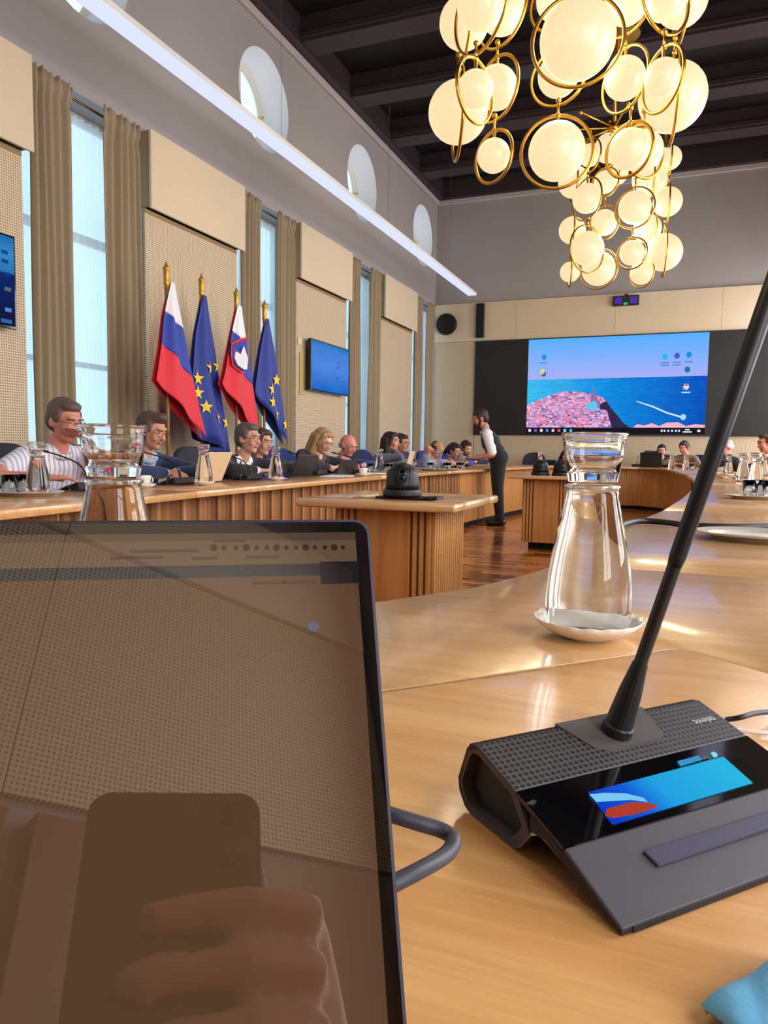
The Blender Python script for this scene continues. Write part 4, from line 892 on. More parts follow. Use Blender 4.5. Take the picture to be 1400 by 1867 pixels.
P_ = [on_z(x, y, ZT + .012) for x, y in ((1118, 968), (1140, 955), (1170, 950), (1210, 952), (1250, 957), (1300, 960), (1360, 961), (1420, 959), (1500, 955))]
tag(B().tube(smooth_path(P_), .0095, 12).build('cable', m_black, None, smooth=True), 'thick black cable crossing the table behind the tall water carafe', 'cable')
# ================================================================== glassware and tableware
m_clear = mat('clear_glass', (250, 252, 252), .0, trans=1.0, ior=1.47)
m_water = mat('water_filled_glass', (246, 250, 250), .0, trans=1.0, ior=1.38)
m_china = mat('white_china', (232, 228, 218), .25, coat=.4)
car_prof = [(0, .0), (.049, .0), (.052, .004), (.0525, .03), (.0515, .06), (.047, .095), (.0405, .13), (.0345, .16), (.0315, .176), (.0312, .184), (0, .184)]
KR, KZ = .96, .905
neck_ring = [(.0305, .182), (.0325, .183), (.0335, .1865), (.0325, .190), (.0305, .191)]
tum = [(0, .1915), (.0300, .1915), (.0305, .1925), (.0312, .200), (.0345, .222), (.0383, .250), (.0398, .2515), (.0398, .2545), (.0385, .2555), (.0368, .2545), (.0362, .250), (.0325, .222), (.0293, .206), (.026, .2035), (0, .2035)]
car_prof = [(r * KR, z * KZ) for r, z in car_prof]; tum = [(r * KR, z * KZ) for r, z in tum]
me_car = B().lathe(car_prof, 48).mesh('carafe_body', m_water, smooth=True); me_tum = B().lathe(tum, 48).mesh('tumbler', m_clear, smooth=True)
me_ring = B().torus((0, 0, .187 * KZ), (0, 0, 1), .0315 * KR, .0022, 40, 8).mesh('mouth_ring', m_clear, smooth=True)
def scallop():
    b = B(); n_, rings_ = 72, [(.0, .004), (.03, .004), (.05, .0075), (.063, .015), (.070, .0225), (.0705, .0235), (.0665, .0205), (.05, .010), (.03, .0065)]
    prof_ = [(0, .0), (.032, .0), (.034, .002), (.052, .008), (.064, .016), (.0705, .0235), (.0695, .0242), (.062, .018), (.05, .0105), (.034, .0062), (0, .0058)]
    vs = []; fs = []; m_ = len(prof_)
    for k in range(n_):
        a = 2 * math.pi * k / n_
        for r, z in prof_:
            f = max(0, (r - .05) / .02); vs.append((r * (1 + .018 * f * math.cos(18 * a)) * math.cos(a), r * (1 + .018 * f * math.cos(18 * a)) * math.sin(a), z + .0009 * f * math.cos(18 * a)))
    for k in range(n_):
        for i in range(m_ - 1): fs.append((k * m_ + i, ((k + 1) % n_) * m_ + i, ((k + 1) % n_) * m_ + i + 1, k * m_ + i + 1))
    vs = [(x * .91, y * .91, z) for x, y, z in vs]
    return b.add(vs, fs).mesh('saucer', m_china, smooth=True)
me_sau = scallop()
def carafe(loc, label, saucer=None, tumbler=True, group='water carafes on the conference table', sc=1.0):
    z = loc[2] + (.0122 if saucer else .0004)
    if saucer: tag(inst('saucer', me_sau, None, loc), saucer, 'saucer', 'scalloped saucers under the carafes')
    t = thing('water_carafe', label, 'carafe', (loc[0], loc[1], z), 0, group); t.scale = (sc, sc, sc)
    inst('glass_body', me_car, t); inst('mouth_ring', me_ring, t)
    if tumbler:
        g = inst('drinking_glass', me_tum, None, (loc[0], loc[1], z + .0016)); tag(g, 'clear tumbler resting as a lid on the ' + label, 'glass', 'tumblers on the carafes')
        if len(g['label'].split()) > 16: g['label'] = ' '.join(g['label'].split()[:16])
    return t
p = on_z(1071, 1128, ZT + .022)
carafe((p.x, p.y, ZT), 'tall water carafe between the lit microphone unit and the pedestals', 'white scalloped saucer under the tall carafe behind the lit microphone unit')
p = at_depth(206, 771, .82)
carafe((p.x, p.y, ZT), 'tall water carafe partly hidden behind the laptop screen', 'white scalloped saucer hidden behind the laptop screen')
glass_me = B().lathe([(0, 0), (.031, 0), (.033, .02), (.038, .085), (.0365, .085), (.0315, .02), (.029, .008), (0, .008)], 32).mesh('tumbler_low', m_clear, smooth=True)
m_silver = mat('silver_tray', (214, 208, 198), .3, metal=.45)
def tray(loc, label, rx=.17, ry=.13, cloth=False):
    t = thing('serving_tray', label, 'tray', loc, 0, 'oval serving trays')
    b = B(); prof_ = [(0, 0), (.72, 0), (.80, .010 / .17), (.98, .016 / .17), (1, .02 / .17), (.98, .022 / .17), (.79, .016 / .17), (.70, .006 / .17), (0, .006 / .17)]; b.lathe(prof_, 40)
    b.v = [(x * rx, y * ry, z * .17) for x, y, z in b.v]; b.build('dish', m_silver, t, smooth=False)
    if cloth: B().lathe([(0, .0065), (.66, .0065), (.66, .010), (0, .012)], 32).build('liner', m_china, t); t.children[-1].scale = (rx, ry, 1)
    return t
# ================================================================== CHAIRS
m_chair = mat('chair_fabric_charcoal', (46, 48, 58), .8, noise=.08, nscale=60)
m_chair_blue = mat('chair_fabric_blue', (36, 52, 116), .8, noise=.08, nscale=60)
m_chrome = mat('chair_metal', (90, 90, 94), .3, metal=.8)
def make_chair(mc, name='office_chair'):
    t = thing(name, 'x', 'chair')
    autosmooth(B().bb(-.235, .235, -.22, .24, .345, .405).build('seat', mc, t, bevel=.03, seg=3), 60)
    def bk(u, v):
        a = (u - .5) * 2; z = .56 + .42 * v; wd = .235 * (1 - .18 * max(0, v - .55) ** 1.2 * 2); y = -.235 - .05 * v + .05 * a * a
        zz = z - (.06 * abs(a) ** 3 if v > .7 else 0) * (v - .7) / .3
        return (a * wd, y, zz)
    o = B().grid(bk, 14, 10).build('backrest', mc, t, smooth=True, fix=False); md = o.modifiers.new('t', 'SOLIDIFY'); md.thickness = .05; md.offset = -1
    B().tube(smooth_path([Vector((0, -.1, .34)), Vector((0, -.27, .37)), Vector((0, -.30, .50)), Vector((0, -.29, .62))]), .018, 8).build('back_support', m_black, t, smooth=True)
    B().cyl((0, 0, .10), (0, 0, .345), .025, n=14).build('column', m_chrome, t, smooth=True)
    for s in (-1, 1): B().tube(smooth_path([Vector((s * .22, -.05, .37)), Vector((s * .275, -.05, .40)), Vector((s * .285, -.04, .62)), Vector((s * .28, .12, .64))]), .014, 8).build('armrest', m_black, t, smooth=True)
    for k in range(5):
        a = 2 * math.pi * k / 5 + .3; e = Vector((math.cos(a), math.sin(a), 0))
        l = B().rings([e * .02 + Vector((0, 0, .10)), e * .27 + Vector((0, 0, .065))], [.025, .014], 8).build('base_leg', m_black, t)
        B().cyl(e * .27 + Vector((-e.y * .012, e.x * .012, .032)), e * .27 + Vector((e.y * .012, -e.x * .012, .032)), .031, n=14).build('caster', m_black, l)
    return t
PROTO = {}
def chair(loc, rz, label, blue=False):
    key = 'b' if blue else 'c'
    if key not in PROTO:
        PROTO[key] = make_chair(m_chair_blue if blue else m_chair); o = PROTO[key]; o.location = loc; o.rotation_euler = (0, 0, rz); o['label'] = label; o['group'] = 'office chairs around the ring table'; return o
    return dup(PROTO[key], loc, rz, label)
# ================================================================== PEOPLE
def remesh(b, vox, smooth_it=2):
    me = b.mesh('tmp', [MATS['black_plastic']], fix=True); o = bpy.data.objects.new('tmp', me); COL.objects.link(o)
    md = o.modifiers.new('r', 'REMESH'); md.mode = 'VOXEL'; md.voxel_size = vox; md.use_smooth_shade = True
    ms = o.modifiers.new('s', 'SMOOTH'); ms.factor = .5; ms.iterations = smooth_it
    dg = bpy.context.evaluated_depsgraph_get(); out = bpy.data.meshes.new_from_object(o.evaluated_get(dg))
    bpy.data.objects.remove(o); bpy.data.meshes.remove(me); return out
def skin_mat(rgb): return mat('skin_%d_%d_%d' % rgb, rgb, .55, noise=.05, nscale=40)
def cloth_mat(rgb): return mat('cloth_%d_%d_%d' % rgb, rgb, .85, noise=.07, nscale=50, bump=.15, sheen=.15)
def stripe_mat():
    if 'shirt_stripe' in MATS: return MATS['shirt_stripe']
    m = bpy.data.materials.new('shirt_stripe'); m.use_nodes = True; N = m.node_tree.nodes; L = m.node_tree.links; b = N['Principled BSDF']
    tc = N.new('ShaderNodeTexCoord'); wv = N.new('ShaderNodeTexWave'); wv.bands_direction = 'X'; wv.inputs['Scale'].default_value = 11; wv.inputs['Distortion'].default_value = .6; wv.inputs['Detail Scale'].default_value = 2
    L.new(tc.outputs['Object'], wv.inputs['Vector']); cr = N.new('ShaderNodeValToRGB'); cr.color_ramp.elements[0].color = (*s2l((170, 172, 200)), 1); cr.color_ramp.elements[1].color = (*s2l((226, 222, 226)), 1); cr.color_ramp.elements[0].position = .1; cr.color_ramp.elements[1].position = .5
    L.new(wv.outputs['Fac'], cr.inputs[0]); L.new(cr.outputs[0], b.inputs['Base Color']); b.inputs['Roughness'].default_value = .85; MATS['shirt_stripe'] = m; return m
def ik(a, b, l1, l2, pole):
    d = b - a; L_ = d.length
    if L_ > (l1 + l2) * .985: b = a + d.normalized() * (l1 + l2) * .985; d = b - a; L_ = d.length
    x = (l1 * l1 - l2 * l2 + L_ * L_) / (2 * L_); h = math.sqrt(max(0, l1 * l1 - x * x)); dn = d.normalized()
    pv = (pole - dn * pole.dot(dn)); pv = pv.normalized() if pv.length > 1e-5 else Vector((0, 0, -1)); return a + dn * x + pv * h, b
def ik_table(a, b, l1, l2, s):
    # elbow rested at worktop level, kept close to the body's own side
    best = None
    for k in range(48):
        t = 2 * math.pi * k / 48; e, b2 = ik(a, b, l1, l2, Vector((math.cos(t), .35 * math.sin(2 * t + .6), math.sin(t))))
        x = e.x * s; c = abs(e.z - .812) * 3 + (4 if e.z < .803 else 0) + max(0, x - .33) * 6 + max(0, .14 - x) * 4 + max(0, .10 - e.y) * .4
        if best is None or c < best[0]: best = (c, e, b2)
    return best[1], best[2]
def person(label, loc, rz, head, look=(0, 0, 0), hands=None, top=(30, 32, 44), shirt=None, skin=(205, 150, 120), hair=('short', (60, 45, 36)), glasses=None, beard=None, short=False, pelvis=(0, 0, .56), standing=False,
           vest=None, watch=False, vox=.0085, group='people seated around the ring table', hand_dirs=None, elbow=(1, -.35, .12), fat=1.0, extra=None, stripes=False, skirt=None, hand_curl=.5, legs=(38, 38, 46), scarf=None, skip_hand=(False, False), dyh=True):
    """local frame: facing +Y, x to the figure's right-hand side is +X; head = centre of the skull"""
    t = thing('person', label, 'person', loc, rz, group)
    H = Vector(head); PV = Vector(pelvis); prims = []                     # (kind, data, tag)
    def cap(a, b, r0, r1, tg): prims.append(('c', Vector(a), Vector(b), r0, r1, tg))
    def ell(c, r, R, tg): prims.append(('e', Vector(c), Vector(r), R, tg))
    Rh = Euler((math.radians(look[1]), math.radians(look[2]), math.radians(look[0])), 'XYZ').to_matrix()      # pitch<0 looks down, yaw about z
    def hp(x, y, z): return H + Rh @ Vector((x, y, z))
    nb_ = hp(0, -.025, -.115); neck0 = H + Vector((0, -.055, -.148)); neck0 = Vector((neck0.x * .7 + PV.x * .3, neck0.y, neck0.z))
    up = (neck0 - PV).normalized(); fw = Vector((0, up.z, -up.y)).normalized(); side = Vector((1, 0, 0))
    sh = neck0 - up * .055; chest = neck0 - up * .19; belly = PV.lerp(chest, .42); f = fat
    cap(PV + side * -.085, PV + side * .085, .125 * f, .125 * f, 'legs'); cap(belly - side * .075, belly + side * .075, .118 * f, .118 * f, 'top')
    cap(chest - side * .085, chest + side * .085, .118 * f, .118 * f, 'top'); cap(chest.lerp(sh, .5) - side * .10, chest.lerp(sh, .5) + side * .10, .10 * f, .10 * f, 'top')
    cap(sh - side * .145, sh + side * .145, .066, .066, 'top'); cap(sh + up * .02 - side * .07, sh + up * .02 + side * .07, .058, .058, 'top')
    cap(neck0 - up * .03, nb_, .058, .052, 'skin')
    # head
    ell(hp(0, -.008, .022), (.074, .094, .094), Rh, 'skin'); ell(hp(0, .022, -.045), (.055, .066, .066), Rh, 'skin'); ell(hp(0, .058, -.085), (.030, .026, .022), Rh, 'skin'); ell(hp(0, .062, -.01), (.056, .034, .05), Rh, 'skin')
    cap(hp(0, .088, .008), hp(0, .107, -.024), .009, .013, 'skin'); ell(hp(0, .08, .034), (.048, .018, .014), Rh, 'skin')
    for s in (-1, 1): ell(hp(s * .074, -.008, -.008), (.011, .020, .030), Rh, 'skin'); ell(hp(s * .036, .066, -.028), (.022, .022, .024), Rh, 'skin')
    # arms
    hands = [(h_[0], h_[1] + (.07 if dyh else 0), max(h_[2], .812)) for h_ in (hands or [(-.16, .40, .79), (.14, .42, .79)])] if not standing else hands; wrists = []
    for i, s in enumerate((-1, 1)):
        S = sh + side * s * .165 + up * -.01; T = Vector(hands[i]); pole = Vector((elbow[0] * s, elbow[1], elbow[2])); E_, T = ik(S, T, .285, .255, pole) if (standing or skip_hand[i]) else ik_table(S, T, .285, .255, s)
        kS = .85 if vest else .55
        cap(S, S.lerp(E_, kS), .066 * f, .056 * f, 'sleeve'); sl = 'skin' if short else 'sleeve'
        cap(S.lerp(E_, kS), E_, .052 if not short else .044, .046 if not short else .040, sl); cap(E_, E_.lerp(T, .8), .046 if not short else .040, .037 if not short else .030, sl)
        cap(E_.lerp(T, .8), T, .029, .025, 'skin')
        if not short and shirt: cap(E_.lerp(T, .80), E_.lerp(T, .86), .034, .034, 'shirt')
        d = (T - E_).normalized(); hd = Vector(hand_dirs[i]).normalized() if hand_dirs and hand_dirs[i] else (Vector((d.x, d.y, d.z * .2)).normalized())
        nrm = hd.cross(Vector((0, 0, 1))); nrm = nrm.normalized() if nrm.length > .1 else Vector((1, 0, 0)); dn = nrm.cross(hd).normalized()      # palm across = nrm, back of hand = dn
        if skip_hand[i]: wrists.append((E_, T)); continue
        for k in range(4):
            b0 = T + hd * .02 + nrm * (k - 1.5) * .010; b1 = T + hd * .082 + nrm * (k - 1.5) * .019; cap(b0, b1, .016, .0115, 'skin')
            L1 = (.030, .035, .033, .026)[k]; c1 = hand_curl; m1 = b1 + (hd - dn * c1).normalized() * L1; m2 = m1 + (hd * (1 - c1 * .9) - dn * c1 * 1.4).normalized() * L1 * .85
            cap(b1, m1, .0105, .0092, 'skin'); cap(m1, m2, .0092, .008, 'skin')
        th0 = T + hd * .025 - nrm * s * .018 - dn * .006; th1 = th0 + (hd * .6 - nrm * s * .75 - dn * .15).normalized() * .038; th2 = th1 + (hd * .95 - nrm * s * .25 - dn * .2).normalized() * .028; cap(th0, th1, .014, .0115, 'skin'); cap(th1, th2, .0112, .009, 'skin')
        wrists.append((E_, T))
    if standing:
        for s in (-1, 1):
            hipj = PV + side * s * .09; kn = Vector((s * .10, PV.y * .5 + .02, .50)); an = Vector((s * .10, .0, .09)); cap(hipj, kn, .105 * f, .075, 'legs'); cap(kn, an, .075, .056, 'legs'); cap(an - Vector((0, .04, .045)), an + Vector((0, .15, -.05)), .042, .036, 'shoe')
    else:
        for s in (-1, 1):
            hipj = PV + side * s * .095; kn = Vector((s * .13, PV.y + .40, .54)); an = Vector((s * .13, PV.y + .42, .09)); cap(hipj, kn, .09 * f, .066, 'legs'); cap(kn, an, .064, .045, 'legs'); cap(an - Vector((0, .04, .045)), an + Vector((0, .13, -.05)), .042, .034, 'shoe')
    if extra:
        for e in extra: cap(*e)
    b = B()
    for p_ in prims:
        if p_[0] == 'c': b.capsule(p_[1], p_[2], p_[3], p_[4], 12)
        else: b.ell(p_[1], p_[2], p_[3], 18, 12)
    me = remesh(b, vox)
    n_ = len(me.polygons); cen = np.empty(n_ * 3); me.polygons.foreach_get('center', cen); cen = cen.reshape(-1, 3); best = np.full(n_, 1e9); idx = np.zeros(n_, int)
    tags = ['top', 'skin', 'legs', 'shoe', 'shirt', 'vest', 'sleeve']; tag_i = {k: i for i, k in enumerate(tags)}
    for p_ in prims:
        if p_[0] == 'c':
            a = np.array(p_[1]); d = np.array(p_[2]) - a; L2 = max(1e-9, d.dot(d)); tt = np.clip(((cen - a) @ d) / L2, 0, 1); dist = np.linalg.norm(cen - a - tt[:, None] * d, axis=1) - (p_[3] + (p_[4] - p_[3]) * tt); tg = p_[5]
        else:
            Rm = np.array(p_[3]); q = ((cen - np.array(p_[1])) @ Rm) / np.array(p_[2]); dist = (np.linalg.norm(q, axis=1) - 1) * min(p_[2]); tg = p_[4]
        mk = dist < best; best[mk] = dist[mk]; idx[mk] = tag_i[tg]
    rel = cen - np.array(neck0); lx = rel[:, 0]; lz = rel @ np.array(up); ly = rel @ np.array(fw)
    if shirt: v_ = (idx == 0) & (ly > .0) & (lz > -.36) & (np.abs(lx) < .012 + .085 * np.clip((lz + .36) / .36, 0, 1)); idx[v_] = 4
    if vest: v_ = (idx == 0) & (lz < .01) & ~((ly > .02) & (np.abs(lx) < .01 + .06 * np.clip((lz + .26) / .26, 0, 1))); idx[v_] = 5
    sk = skin_mat(skin); tm = stripe_mat() if stripes else cloth_mat(top)
    for m_ in (tm, sk, cloth_mat(legs), mat('shoe_leather', (20, 18, 18), .35), cloth_mat(shirt) if shirt else tm, cloth_mat(vest) if vest else tm, tm): me.materials.append(m_)
    while len(me.materials) > 7: me.materials.pop(index=0)
    me.polygons.foreach_set('material_index', idx.tolist()); me.polygons.foreach_set('use_smooth', [True] * n_)
    bo = bpy.data.objects.new('body', me); COL.objects.link(bo); bo.parent = t
    # face details
    hm = mat('hair_%d_%d_%d' % hair[1], hair[1], .6, noise=.25, nscale=60, bump=.5)
    for s in (-1, 1):
        e = B().ell(hp(s * .032, .083, .012), (.0105, .007, .0055), Rh, 12, 8).build('eye', mat('eye_white', (210, 200, 195), .3), t, smooth=True); B().ell(hp(s * .032, .0885, .0115), (.0055, .004, .005), Rh, 10, 6).build('iris', mat('eye_dark', (34, 24, 20), .2), e, smooth=True)
        B().capsule(hp(s * .016, .096, .030), hp(s * .050, .083, .031), .0045, .003, 8).build('eyebrow', hm, t, smooth=True)
    B().capsule(hp(-.02, .083, -.056), hp(.02, .083, -.056), .0055, .0055, 8).ell(hp(0, .088, -.056), (.018, .006, .007), Rh, 10, 6).build('mouth', mat('lip_%d' % skin[0], tuple(int(x * k) for x, k in zip(skin, (.80, .62, .62))), .5), t, smooth=True)
    st = hair[0]; hb_ = B()
    if st in ('short', 'quiff', 'bob', 'long', 'tail', 'curly'):
        hb_.ell(hp(0, -.022, .042), (.081, .094, .086), Rh); hb_.ell(hp(0, -.05, .0), (.076, .062, .075), Rh); hb_.ell(hp(0, .03, .088), (.058, .055, .032), Rh)
        for s in (-1, 1): hb_.ell(hp(s * .068, .005, .03), (.014, .04, .042), Rh)
        if st == 'quiff': hb_.ell(hp(0, .055, .105), (.05, .04, .028), Rh)
        if st == 'curly':
            r_ = random.Random(3)
            for k in range(14): a = k * 2.4; hb_.ell(hp(.05 * math.cos(a), -.03 + .06 * math.sin(a), .085 + .02 * r_.random()), .034, Rh)
        if st in ('bob', 'long'):
            e_ = -.12 if st == 'bob' else -.20
            for s in (-1, 1): hb_.capsule(hp(s * .072, -.02, .03), hp(s * .082, -.01, e_), .034, .036); hb_.capsule(hp(s * .058, .04, .075), hp(s * .075, .02, -.02), .026, .022)
            hb_.capsule(hp(-.04, -.07, .02), hp(-.05, -.075, e_ - .01), .05, .046); hb_.capsule(hp(.04, -.07, .02), hp(.05, -.075, e_ - .01), .05, .046)
        if st == 'tail': hb_.capsule(hp(0, -.10, .03), hp(0, -.15, -.08), .04, .03)
    elif st == 'balding':
        hb_.ell(hp(0, -.05, .008), (.078, .062, .064), Rh); hb_.ell(hp(0, -.055, .065), (.055, .05, .042), Rh)
        for s in (-1, 1): hb_.ell(hp(s * .069, -.012, .022), (.013, .045, .036), Rh)
    elif st == 'bald':
        hb_.ell(hp(0, -.062, -.015), (.070, .045, .042), Rh)
        for s in (-1, 1): hb_.ell(hp(s * .070, -.02, .008), (.0105, .034, .022), Rh)
    hme = remesh(hb_, .0075, 1); hme.materials.clear(); hme.materials.append(hm); hme.polygons.foreach_set('use_smooth', [True] * len(hme.polygons))
    ho = bpy.data.objects.new('hair', hme); COL.objects.link(ho); ho.parent = t
    if beard:
        bb_ = B(); bb_.ell(hp(0, .055, -.082), (.042, .036, .028), Rh); bb_.ell(hp(0, .083, -.043), (.026, .012, .009), Rh)
        for s in (-1, 1): bb_.capsule(hp(s * .062, .012, -.02), hp(s * .045, .045, -.075), .016, .022)
        bme = remesh(bb_, .0075, 1); bme.materials.clear(); bme.materials.append(mat('beard_%d_%d_%d' % beard, beard, .7, noise=.3, nscale=80, bump=.5)); o = bpy.data.objects.new('beard', bme); COL.objects.link(o); o.parent = t
    if glasses:
        gb = B(); gm = mat('glasses_%d' % glasses[0], glasses, .3)
        for s in (-1, 1):
            gb.torus(hp(s * .033, .101, .008), Rh @ Vector((s * .12, 1, 0)), .021, .0014, 20, 6); gb.cyl(hp(s * .056, .095, .012), hp(s * .078, -.01, .008), .0014, n=6)
        gb.cyl(hp(-.011, .104, .012), hp(.011, .104, .012), .002, n=6); gb.build('glasses', gm, t, smooth=True)
    if shirt or short or stripes or vest:
        cm = cloth_mat(shirt) if shirt else tm; cb = B(); ax_ = (nb_ - neck0).normalized()
        def col_(u, v):
            a = u * 2 * math.pi * .94 + math.pi * 1.53; r = .057 + .016 * (1 - v); c_ = neck0 + up * (-.022 + .030 * v) + fw * (.004 + .008 * v)
            return c_ + side * math.cos(a) * r * 1.06 + fw * math.sin(a) * r
        o = cb.grid(col_, 28, 3).build('collar', cm, t, smooth=True, fix=False); md = o.modifiers.new('t', 'SOLIDIFY'); md.thickness = .004
    if shirt:      # jacket lapels lying over the shirt front
        for s in (-1, 1):
            pts_ = [(s * .075, .02), (s * .100, -.08), (s * .085, -.13), (s * .018, -.35), (s * .030, -.30), (s * .052, -.14)]
            bl = B(); vs = []
            for lift in (0, .005):
                for a_, z_ in pts_:
                    p0 = neck0 + side * a_ + up * z_; tz = min(1, max(0, -z_ / .19)); fr = .055 + .075 * tz * f; vs.append(p0 + fw * (fr + lift + .012 - abs(a_) * .25))
            bl.add(vs, [(0, 1, 2, 5), (5, 2, 3, 4), (6, 7, 8, 11), (11, 8, 9, 10)] + [(i, (i + 1) % 6, 6 + (i + 1) % 6, 6 + i) for i in range(6)]); bl.build('lapel', tm, t)
    if watch:
        E_, T = wrists[1]; B().torus(E_.lerp(T, .9), (T - E_), .030, .008, 20, 8).build('watch', m_black, t, smooth=True)
    if scarf: B().torus(neck0 + up * .0, up, .085, .022, 24, 8).build('scarf', cloth_mat(scarf), t, smooth=True)
    return t
def seated(px, py, X, face, label, dy=.31, chairlab=None, blue=False, ylock=None, **k):
    """head pixel -> position on the plane x = X (side seats) or y = Y (end seats)"""
    h = on_x(px, py, X) if ylock is None else on_y(px, py, ylock); a = math.radians(face); fwd = Vector((math.cos(a), math.sin(a), 0)); rz = a - math.pi / 2
    root = Vector((h.x, h.y, 0)) - fwd * dy
    t = person(label, root, rz, (0, dy, h.z), **k)
    if chairlab: chair(root - fwd * .02, rz, chairlab, blue)
    return t, h
S1 = dict(vox=.0078)
# --- left arm, facing the middle of the ring
seated(118, 768, -3.08, -8, 'man in a white striped shirt and glasses, hand over his mouth', hands=[(-.02, .36, 1.03), (.22, .40, .80)], hand_dirs=[(.75, .12, .35), (-.8, .5, 0)], look=(0, -14, 0), short=True, stripes=True, skin=(196, 128, 108), hair=('short', (92, 74, 66)), glasses=(40, 28, 26), chairlab='charcoal office chair of the striped-shirt man', fat=1.12, elbow=(.8, .3, -.22), hand_curl=.3, **S1)
seated(276, 786, -3.14, 0, 'man in a navy suit and glasses, hands clasped on the table', hands=[(-.03, .38, .80), (.04, .40, .80)], hand_dirs=[(.6, .8, 0), (-.6, .8, 0)], look=(0, -16, 0), top=(36, 46, 82), shirt=(170, 184, 210), skin=(196, 140, 112), hair=('quiff', (84, 66, 54)), glasses=(46, 34, 30), chairlab='charcoal office chair behind the navy-suited man with clasped hands', **S1)
seated(452, 800, -3.08, -5, 'grey-haired man in a black suit and white shirt, wearing glasses', hands=[(-.10, .40, .79), (.10, .42, .79)], look=(0, -4, 0), top=(30, 28, 36), shirt=(236, 232, 228), skin=(206, 150, 124), hair=('short', (92, 84, 78)), glasses=(50, 40, 36), chairlab='charcoal office chair of the grey-haired man in black', **S1)
seated(476, 806, -3.38, -8, 'woman half hidden behind the grey-haired man in black', hands=[(-.12, .34, .79), (.12, .36, .79)], look=(0, -8, 0), top=(26, 24, 32), shirt=(226, 222, 222), skin=(212, 156, 130), hair=('bob', (70, 48, 36)), glasses=(120, 90, 70), vox=.009, chairlab='dark blue office chair behind the grey-haired man in black', blue=True)
seated(588, 804, -3.2, -12, 'fair-haired woman in a dark jacket writing at the table', hands=[(-.05, .40, .79), (.08, .40, .79)], look=(0, -26, 0), top=(34, 32, 46), shirt=(92, 74, 70), skin=(218, 164, 136), hair=('bob', (168, 132, 92)), glasses=(90, 70, 60), chairlab='dark blue office chair of the fair-haired woman', blue=True, vox=.009, elbow=(.55, -.6, .12))
seated(634, 812, -3.33, -12, 'bald man in a bright navy suit reading papers', hands=[(-.05, .40, .79), (.10, .40, .79)], look=(0, -20, 0), top=(34, 56, 110), shirt=(150, 166, 196), skin=(214, 140, 120), hair=('bald', (190, 170, 160)), glasses=(60, 44, 40), chairlab='charcoal office chair beside the bald man', vox=.009, elbow=(.45, -.6, .3))
seated(713, 806, -3.17, -5, 'woman with long dark hair and a grey jacket, hand at her chin', hands=[(-.12, .38, .79), (-.02, .25, .985)], hand_dirs=[None, (-.2, -.15, 1)], look=(0, -2, 0), top=(108, 110, 124), skin=(200, 142, 116), hair=('long', (46, 30, 28)), vox=.009, chairlab='charcoal office chair of the long-haired woman', elbow=(.8, .05, .1))
seated(731, 808, -3.31, -5, 'dark-haired person with glasses half hidden behind the long-haired woman', hands=[(-.12, .38, .79), (.12, .38, .79)], look=(0, -10, 0), top=(54, 48, 92), skin=(190, 134, 108), hair=('short', (52, 38, 34)), glasses=(40, 30, 30), vox=.0095, chairlab='dark blue office chair beside the long-haired woman', blue=True)
seated(796, 820, -3.17, -10, 'balding man in a light blue shirt resting his forehead on his hand', hands=[(-.10, .36, .80), (.05, .20, .985)], hand_dirs=[(.5, .8, 0), (-.3, -.1, 1)], look=(0, -30, 0), top=(178, 190, 218), short=True, skin=(214, 148, 118), hair=('balding', (66, 50, 42)), chairlab='dark blue office chair of the man in the light blue shirt', blue=True, vox=.0095, elbow=(.8, .05, .1))
seated(828, 822, -3.20, -15, 'person with a dark ponytail and blue top behind the bearded man', hands=[(-.12, .38, .79), (.12, .38, .79)], look=(0, -20, 0), top=(44, 62, 150), skin=(196, 140, 112), hair=('tail', (44, 28, 28)), vox=.0095, chairlab='dark blue office chair of the person with the ponytail', blue=True)
seated(849, 817, -3.24, -30, 'bearded man in a dark navy top looking down at the table', hands=[(-.10, .36, .79), (.10, .36, .79)], look=(0, -24, 0), top=(28, 32, 58), skin=(204, 148, 118), hair=('short', (46, 34, 30)), beard=(56, 40, 34), chairlab='dark blue office chair of the bearded man in navy', blue=True, vox=.0095)
# --- waiter standing inside the ring
pw = on_z(904, 957, 0); hw_ = on_x(877, 768, pw.x - .18)
dpt = Vector((pw.x + .05, pw.y, 0)); ang_w = math.radians(196); rzw = ang_w - math.pi / 2; fw_w = Vector((math.cos(ang_w), math.sin(ang_w), 0)); sd_w = Vector((math.sin(ang_w), -math.cos(ang_w), 0))
def wl(px, py, dep=None):
    q0 = RM.T @ (np.array(dpt) - O); q = at_depth(px, py, dep or q0[2]) - dpt; return (q.dot(sd_w), q.dot(fw_w), q.z)
hh = wl(876, 764); ht = wl(867, 843); hw2 = wl(872, 838)
person('bearded waiter in a white shirt and black waistcoat standing at the table', dpt, rzw, (0, hh[1], hh[2]), pelvis=(0, wl(907, 862)[1], .90), standing=True, fat=1.08, hands=[(-.10, ht[1] + .02, max(.90, ht[2])), (.12, ht[1], max(.90, ht[2]))], hand_curl=.12, look=(0, -20, 0), top=(236, 232, 228), short=True, vest=(24, 22, 34), legs=(20, 19, 22), skin=(196, 132, 104), hair=('short', (52, 38, 32)), beard=(44, 30, 26), watch=True, vox=.009, group='waiter', elbow=(.3, -1, -.2))
